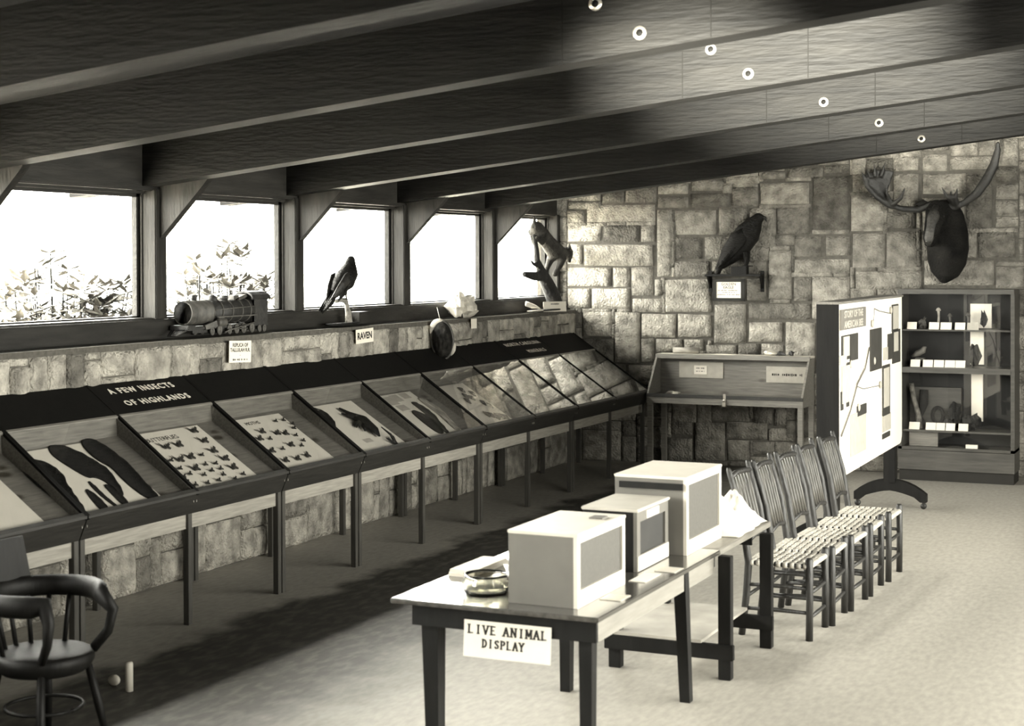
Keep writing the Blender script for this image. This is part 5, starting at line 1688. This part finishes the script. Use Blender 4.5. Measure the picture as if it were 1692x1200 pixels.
def cage(x0, y0, x1, y1, h, label, side_m, front_m, screen, border, lid_over, top_m, rail=0.08, topb=0.03):
    z = 0.731
    t = empty('animal_cage', ((x0+x1)/2, (y0+y1)/2, z))
    T = Matrix.Translation(-Vector(t.location))
    ob = lambda mb, nm, m, p=t: mb.obj2(nm, m, p, T)
    w = 0.014
    ob(MB().box(x0, y0, z, x1-0.02, y0+w, z+h), 'side_panel', side_m)
    ob(MB().box(x0, y1-w, z, x1-0.02, y1, z+h), 'side_panel', side_m)
    ob(MB().box(x0, y0+w, z, x0+w, y1-w, z+h), 'back_panel', side_m)
    ob(MB().box(x0+w, y0+w, z, x1-0.02, y1-w, z+w), 'floor_panel', side_m)
    f = MB().box(x1-0.02, y0, z, x1, y1, z+rail).box(x1-0.02, y0, z+h-topb, x1, y1, z+h).box(x1-0.02, y0, z+rail, x1, y0+border, z+h-topb).box(x1-0.02, y1-border, z+rail, x1, y1, z+h-topb)
    ob(f, 'front_frame', front_m)
    ob(MB().add([(x1-0.012, y0+border, z+rail), (x1-0.012, y1-border, z+rail), (x1-0.012, y1-border, z+h-topb), (x1-0.012, y0+border, z+h-topb)], [(0, 1, 2, 3)]), 'screen', screen)
    o = lid_over
    ob(MB().box(x0-o, y0-o, z+h, x1+o, y1+o, z+h+0.016, 0.003), 'lid', top_m)
    return tag(t, label, 'cage'), ob


c, ob = cage(3.985, 6.86, 4.338, 7.49, 0.332, 'largest pale box cage with a screened side, nearest on the table', CM, CREAM, SCREEN, 0.035, 0.004, CREAM)
ob(MB().box(4.22, 7.30, 1.079, 4.29, 7.38, 1.087), 'latch', CM)
c, ob = cage(3.99, 7.79, 4.292, 8.285, 0.312, 'dark sided low cage with a black window, middle of the three', DARK, CM, NIGHT, 0.05, 0.008, mat('cage_lid_grey', 0.42, 0.5, 0.1, 6), rail=0.085, topb=0.055)
ob(MB().box(4.292, 7.795, 0.735, 4.297, 8.28, 0.812), 'white_rail', CREAM)
ob(MB().box(4.292, 7.93, 0.995, 4.297, 8.12, 1.035), 'label_plate', WHITEP)
c, ob = cage(3.96, 8.34, 4.38, 8.98, 0.415, 'tallest box cage with a screened side, farthest of the three cages', CM, CREAM, SCREEN, 0.035, 0.004, CREAM)
ob(MB().box(3.99, 8.325, 1.09, 4.36, 8.337, 1.125), 'lid_batten', DARK)

for i, (x0, y0, x1, y1, rz, lb) in enumerate([(4.352, 7.10, 4.46, 7.24, 0.0, 'white paper slip on the table in front of the nearest cage'), (4.33, 7.56, 4.42, 7.80, 0.0, 'long white paper slip between the nearest and the dark cage'), (4.36, 7.86, 4.475, 8.0, 0.0, 'white paper slip in front of the dark sided cage')]):
    o = MB().box(x0, y0, 0.731, x1, y1, 0.733).obj('paper_slip', WHITEP)
    tag(o, lb, 'paper', 'paper slips on the table')
for i in range(3):
    o = MB().box(3.43, 7.32+0.01*i, 0.731+0.011*i, 3.57, 7.78-0.02*i, 0.741+0.011*i).obj('leaflet', WHITEP)
    tag(o, ['bottom white leaflet of the pile', 'middle white leaflet of the pile', 'topmost white leaflet of the pile'][i]+' by the left table edge', 'leaflet', 'leaflets on the table')

CLEAR = bpy.data.materials.new('clear_glass')
CLEAR.use_nodes = True
b = CLEAR.node_tree.nodes['Principled BSDF']
b.inputs['Transmission Weight'].default_value = 1.0
b.inputs['Roughness'].default_value = 0.03
b.inputs['Base Color'].default_value = (0.75, 0.74, 0.66, 1)
b.inputs['IOR'].default_value = 1.45
o = MB().lathe((3.80, 7.0, 0.731), [(0.0, 0.0), (0.10, 0.0), (0.118, 0.03), (0.122, 0.06), (0.105, 0.085), (0.108, 0.10), (0.100, 0.10), (0.097, 0.085), (0.112, 0.06), (0.108, 0.032), (0.09, 0.012), (0.0, 0.012)], 32).obj('glass_jar', CLEAR)
tag(o, 'low round clear glass jar near the front left table corner', 'jar')
o = MB().ball((3.86, 7.28, 0.79), 0.10, 0.9, 1.3, 0.62, 14, jit=0.5, seed=5).ball((3.93, 7.55, 0.80), 0.09, 0.7, 1.2, 0.8, 14, jit=0.5, seed=8).obj('crumpled_bag', mat('shiny_bag', 0.35, 0.12, 0.6, 7, bump=0.9, bscale=8, spec=1.0))
tag(o, 'shiny crumpled bag left of the nearest cage behind the jar', 'bag')
o = MB().tube([(3.955, 7.10, 0.735), (3.95, 7.12, 0.84), (3.94, 7.16, 0.90)], [0.012, 0.008, 0.01], 8).tube([(3.93, 7.16, 0.90), (3.85, 7.3, 0.885)], 0.012, 8).obj('magnifier_stand', RUBBER)
tag(o, 'thin dark bent stand against the side of the nearest cage', 'stand')


def cloth_heap(name, x0, y0, x1, y1, peaks, label, seed):
    n = 30
    vs, fs = [], []
    for i in range(n+1):
        for k in range(n+1):
            u, v = i/n, k/n
            x, y = x0+(x1-x0)*u, y0+(y1-y0)*v
            h = 0
            for (px, py, ph, pr) in peaks:
                d = math.hypot(x-px, (y-py))/pr
                a = math.atan2(y-py, x-px)
                h = max(h, ph*max(0, 1-d)**0.9*(1+0.16*math.sin(a*7+seed)))
            e = min(u, 1-u, v, 1-v)
            nz = mnoise.noise(Vector((x*9, y*9, seed)))*0.03
            z = 0.733+max(0.0, h+(nz+0.02 if e > 0.02 else 0))*min(1, e*7)
            wob = mnoise.noise(Vector((x*6, y*6, seed+7)))*0.03
            vs.append((x+wob*(1 if e < 0.04 else 0.4), y+wob, z))
    for i in range(n):
        for k in range(n):
            q = i*(n+1)+k
            fs.append((q, q+1, q+n+2, q+n+1))
    nb = len(vs)
    vs2 = vs+[(a, b, 0.7315) for a, b, c in vs]
    o = MB().add(vs2, fs+[tuple(i+nb for i in f[::-1]) for f in fs], True).obj(name, CLOTH)
    return tag(o, label, 'cloth')


cloth_heap('white_cloth', 4.02, 9.0, 4.47, 9.39, [(4.24, 9.14, 0.26, 0.24), (4.36, 9.3, 0.12, 0.14)], 'tall peaked white cloth beside the farthest cage', 2)
cloth_heap('white_cloth', 4.02, 9.40, 4.47, 9.66, [(4.30, 9.5, 0.17, 0.17), (4.38, 9.6, 0.07, 0.12)], 'low rumpled white cloth at the far end of the tables', 6)


# ------------------------------------------------------------------ rustic chairs
SPIN = mat('peeled_stick', 0.06, 0.5, 0.5, 8, (3, 3, 0.5), bump=0.3, bscale=20)


def chair():
    t = empty('rustic_chair')
    hw = 0.205
    for s in (-1, 1):
        MB().tube([(0, s*hw, 0), (0.003, s*hw, 0.25), (0, s*hw, 0.50), (0, s*hw, 0.512)], [0.023, 0.022, 0.024, 0.016], 10).obj('leg', POLE, t)
    for s in (-1, 1):
        MB().tube([(-0.43, s*hw, 0), (-0.40, s*hw, 0.25), (-0.385, s*hw, 0.46), (-0.43, s*hw*1.02, 0.75), (-0.51, s*hw*1.05, 1.03), (-0.513, s*hw*1.05, 1.045)], [0.022, 0.023, 0.024, 0.021, 0.017, 0.010], 10).obj('back_post', POLE, t)
    for z in (0.17, 0.32):
        for s in (-1, 1):
            MB().tube([(0, s*hw, z), (-0.2, s*hw*1.01, z+0.005), (-0.41, s*hw, z)], [0.011, 0.014, 0.011], 8).obj('stretcher', POLE, t)
        MB().tube([(0, -hw, z-0.03), (0.004, 0, z-0.028), (0, hw, z-0.03)], [0.011, 0.014, 0.011], 8).obj('stretcher', POLE, t)
    MB().tube([(-0.405, -hw, 0.24), (-0.405, hw, 0.24)], [0.012, 0.012], 8).obj('stretcher', POLE, t)
    # back: upper rail, lower rail, six rough spindles
    MB().tube([(-0.497, -hw, 0.985), (-0.505, -0.07, 1.0), (-0.503, 0.08, 0.995), (-0.497, hw, 0.985)], 0.017, 8).obj('upper_rail', POLE, t)
    MB().tube([(-0.402, -hw, 0.575), (-0.402, 0, 0.60), (-0.402, hw, 0.575)], 0.015, 8).obj('lower_rail', POLE, t)
    r = random.Random(3)
    for k in range(6):
        y = -0.15+0.06*k
        j = [r.uniform(-.006, .006) for _ in range(4)]
        MB().tube([(-0.402, y+j[0], 0.59), (-0.43, y+j[1], 0.72), (-0.463, y+j[2], 0.86), (-0.502, y+j[3], 0.99)], [0.010, 0.012, 0.010, 0.009], 7).obj('spindle', SPIN, t)
    # woven splint seat
    st = MB()
    nb = 9
    x0, x1, y0, y1 = -0.385, 0.0, -hw, hw
    wx, wy = (x1-x0)/nb, (y1-y0)/nb
    amp = 0.006
    for k in range(nb):
        yc = y0+wy*(k+0.5)
        vs, fs = [], []
        for i in range(4*nb+1):
            x = x0+(x1-x0)*i/(4*nb)
            z = 0.470+amp*math.cos(math.pi*(i/4-0.5)+math.pi*k)-0.004*math.cos(math.pi*((x-x0)/(x1-x0)-0.5))
            vs += [(x, yc-wy*0.33, z), (x, yc+wy*0.33, z), (x, yc+wy*0.33, z-0.003), (x, yc-wy*0.33, z-0.003)]
        for i in range(4*nb):
            a = i*4
            for q in range(4):
                fs.append((a+q, a+(q+1) % 4, a+4+(q+1) % 4, a+4+q))
        st.add(vs, fs, True)
        # splints wrap the front and rear rails
    for k in range(nb):
        xc = x0+wx*(k+0.5)
        vs, fs = [], []
        for i in range(4*nb+1):
            y = y0+(y1-y0)*i/(4*nb)
            z = 0.470-amp*math.cos(math.pi*(i/4-0.5)+math.pi*k)
            vs += [(xc-wx*0.33, y, z), (xc+wx*0.33, y, z), (xc+wx*0.33, y, z-0.003), (xc-wx*0.33, y, z-0.003)]
        for i in range(4*nb):
            a = i*4
            for q in range(4):
                fs.append((a+q, a+(q+1) % 4, a+4+(q+1) % 4, a+4+q))
        st.add(vs, fs, True)
    for k in range(nb):
        yc = y0+wy*(k+0.5)
        xc = x0+wx*(k+0.5)
        for x in (x0, x1):
            st.tube([(x, yc-wy*0.33, 0.458), (x, yc+wy*0.33, 0.458)], 0.019, 10)
        for y in (y0, y1):
            st.tube([(xc-wx*0.33, y, 0.458), (xc+wx*0.33, y, 0.458)], 0.019, 10)
    se = st.obj('seat', SPLINT, t)
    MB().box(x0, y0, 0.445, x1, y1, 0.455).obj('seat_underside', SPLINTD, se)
    MB().tube([(x0, y0, 0.458), (x1, y0, 0.458)], 0.014, 8).tube([(x0, y1, 0.458), (x1, y1, 0.458)], 0.014, 8).tube([(x1, y0, 0.458), (x1, y1, 0.458)], 0.014, 8).tube([(x0, y0, 0.458), (x0, y1, 0.458)], 0.014, 8).obj('seat_rail', POLE, t)
    return t


c0 = chair()
CL = ['rustic woven seat chair nearest the table, first in the row', 'second rustic chair of the row, counting from the table', 'middle rustic chair of the row of five', 'fourth rustic chair, next to last before the display board', 'farthest rustic chair, right by the white display board']
for i, (x, y, rz) in enumerate([(4.72, 9.905, 0.0), (4.745, 10.37, 0.03), (4.77, 10.845, -0.02), (4.78, 11.37, 0.02), (4.80, 11.93, 0.0)]):
    o = c0 if i == 0 else copy_tree(c0)
    o.location = (x, y, 0)
    o.rotation_euler = (0, 0, rz)
    tag(o, CL[i], 'chair', 'row of rustic chairs')

# ------------------------------------------------------------------ armchair at the lower left
def armchair():
    t = empty('bentwood_armchair', (1.86, 6.08, 0), R(-8))
    MB().lathe((0, 0, 0.425), [(0, -0.05), (0.20, -0.05), (0.225, -0.03), (0.24, 0.0), (0.24, 0.03), (0.22, 0.045), (0.1, 0.038), (0, 0.036)], 28).obj('seat', DARK, t)
    P, n = [], 22
    for k in range(n+1):
        a = R(40)+R(280)*k/n
        P.append((0.27*math.cos(a), 0.27*math.sin(a), 0.735))
    Q0 = [(0.17, 0.16, 0.47), (0.24, 0.19, 0.56), (0.262, 0.20, 0.66)]
    Q1 = [(0.17, -0.16, 0.47), (0.24, -0.19, 0.56), (0.262, -0.20, 0.66)]
    P = Q0+P+Q1[::-1]
    rad = [0.02, 0.022, 0.028]+[0.036]*(n+1)+[0.028, 0.022, 0.02]
    MB().tube(P, rad, 12, flat=((0, 0, 1), 1.5)).obj('arm_bow', DARK, t)
    for k in range(7):
        a = R(110)+R(140)*k/6
        MB().tube([(0.2*math.cos(a), 0.2*math.sin(a), 0.46), (0.26*math.cos(a), 0.26*math.sin(a), 0.72)], 0.012, 8).obj('spindle', DARK, t)
    MB().prism([(-0.27, -0.14, 0.75), (-0.27, 0.14, 0.75), (-0.31, 0.12, 0.98), (-0.31, -0.12, 0.98)], (0.022, 0, 0.004)).obj('crest_rail', DARK, t)
    for sx, sy in ((1, 1), (1, -1), (-1, 1), (-1, -1)):
        MB().tube([(sx*0.14, sy*0.14, 0.43), (sx*0.18, sy*0.18, 0.2), (sx*0.21, sy*0.21, 0.0)], [0.018, 0.022, 0.014], 10).obj('leg', DARK, t)
    P = [(0.185*math.cos(2*math.pi*k/24), 0.185*math.sin(2*math.pi*k/24), 0.2) for k in range(25)]
    MB().tube(P, 0.009, 6).obj('foot_ring', DARK, t)
    tag(t, 'dark curved armchair in the lower left corner', 'armchair')


armchair()
o = MB().lathe((1.60, 7.06, 0), [(0, 0), (0.022, 0), (0.022, 0.15), (0.018, 0.16), (0, 0.16)], 14).obj('pale_tube', CREAM)
tag(o, 'short pale upright tube on the floor right of the armchair', 'tube')
o = MB().ball((1.45, 7.12, 0.03), 0.03, 1.2, 1, 1, 12).obj('pale_ball', CREAM)
tag(o, 'small round pale ball on the floor beside the armchair legs', 'ball')
for o in bpy.data.objects:
    if o.type == 'MESH' and not o.parent and not o.get('label') and o.get('kind') != 'structure':
        print('UNTAGGED', o.name)
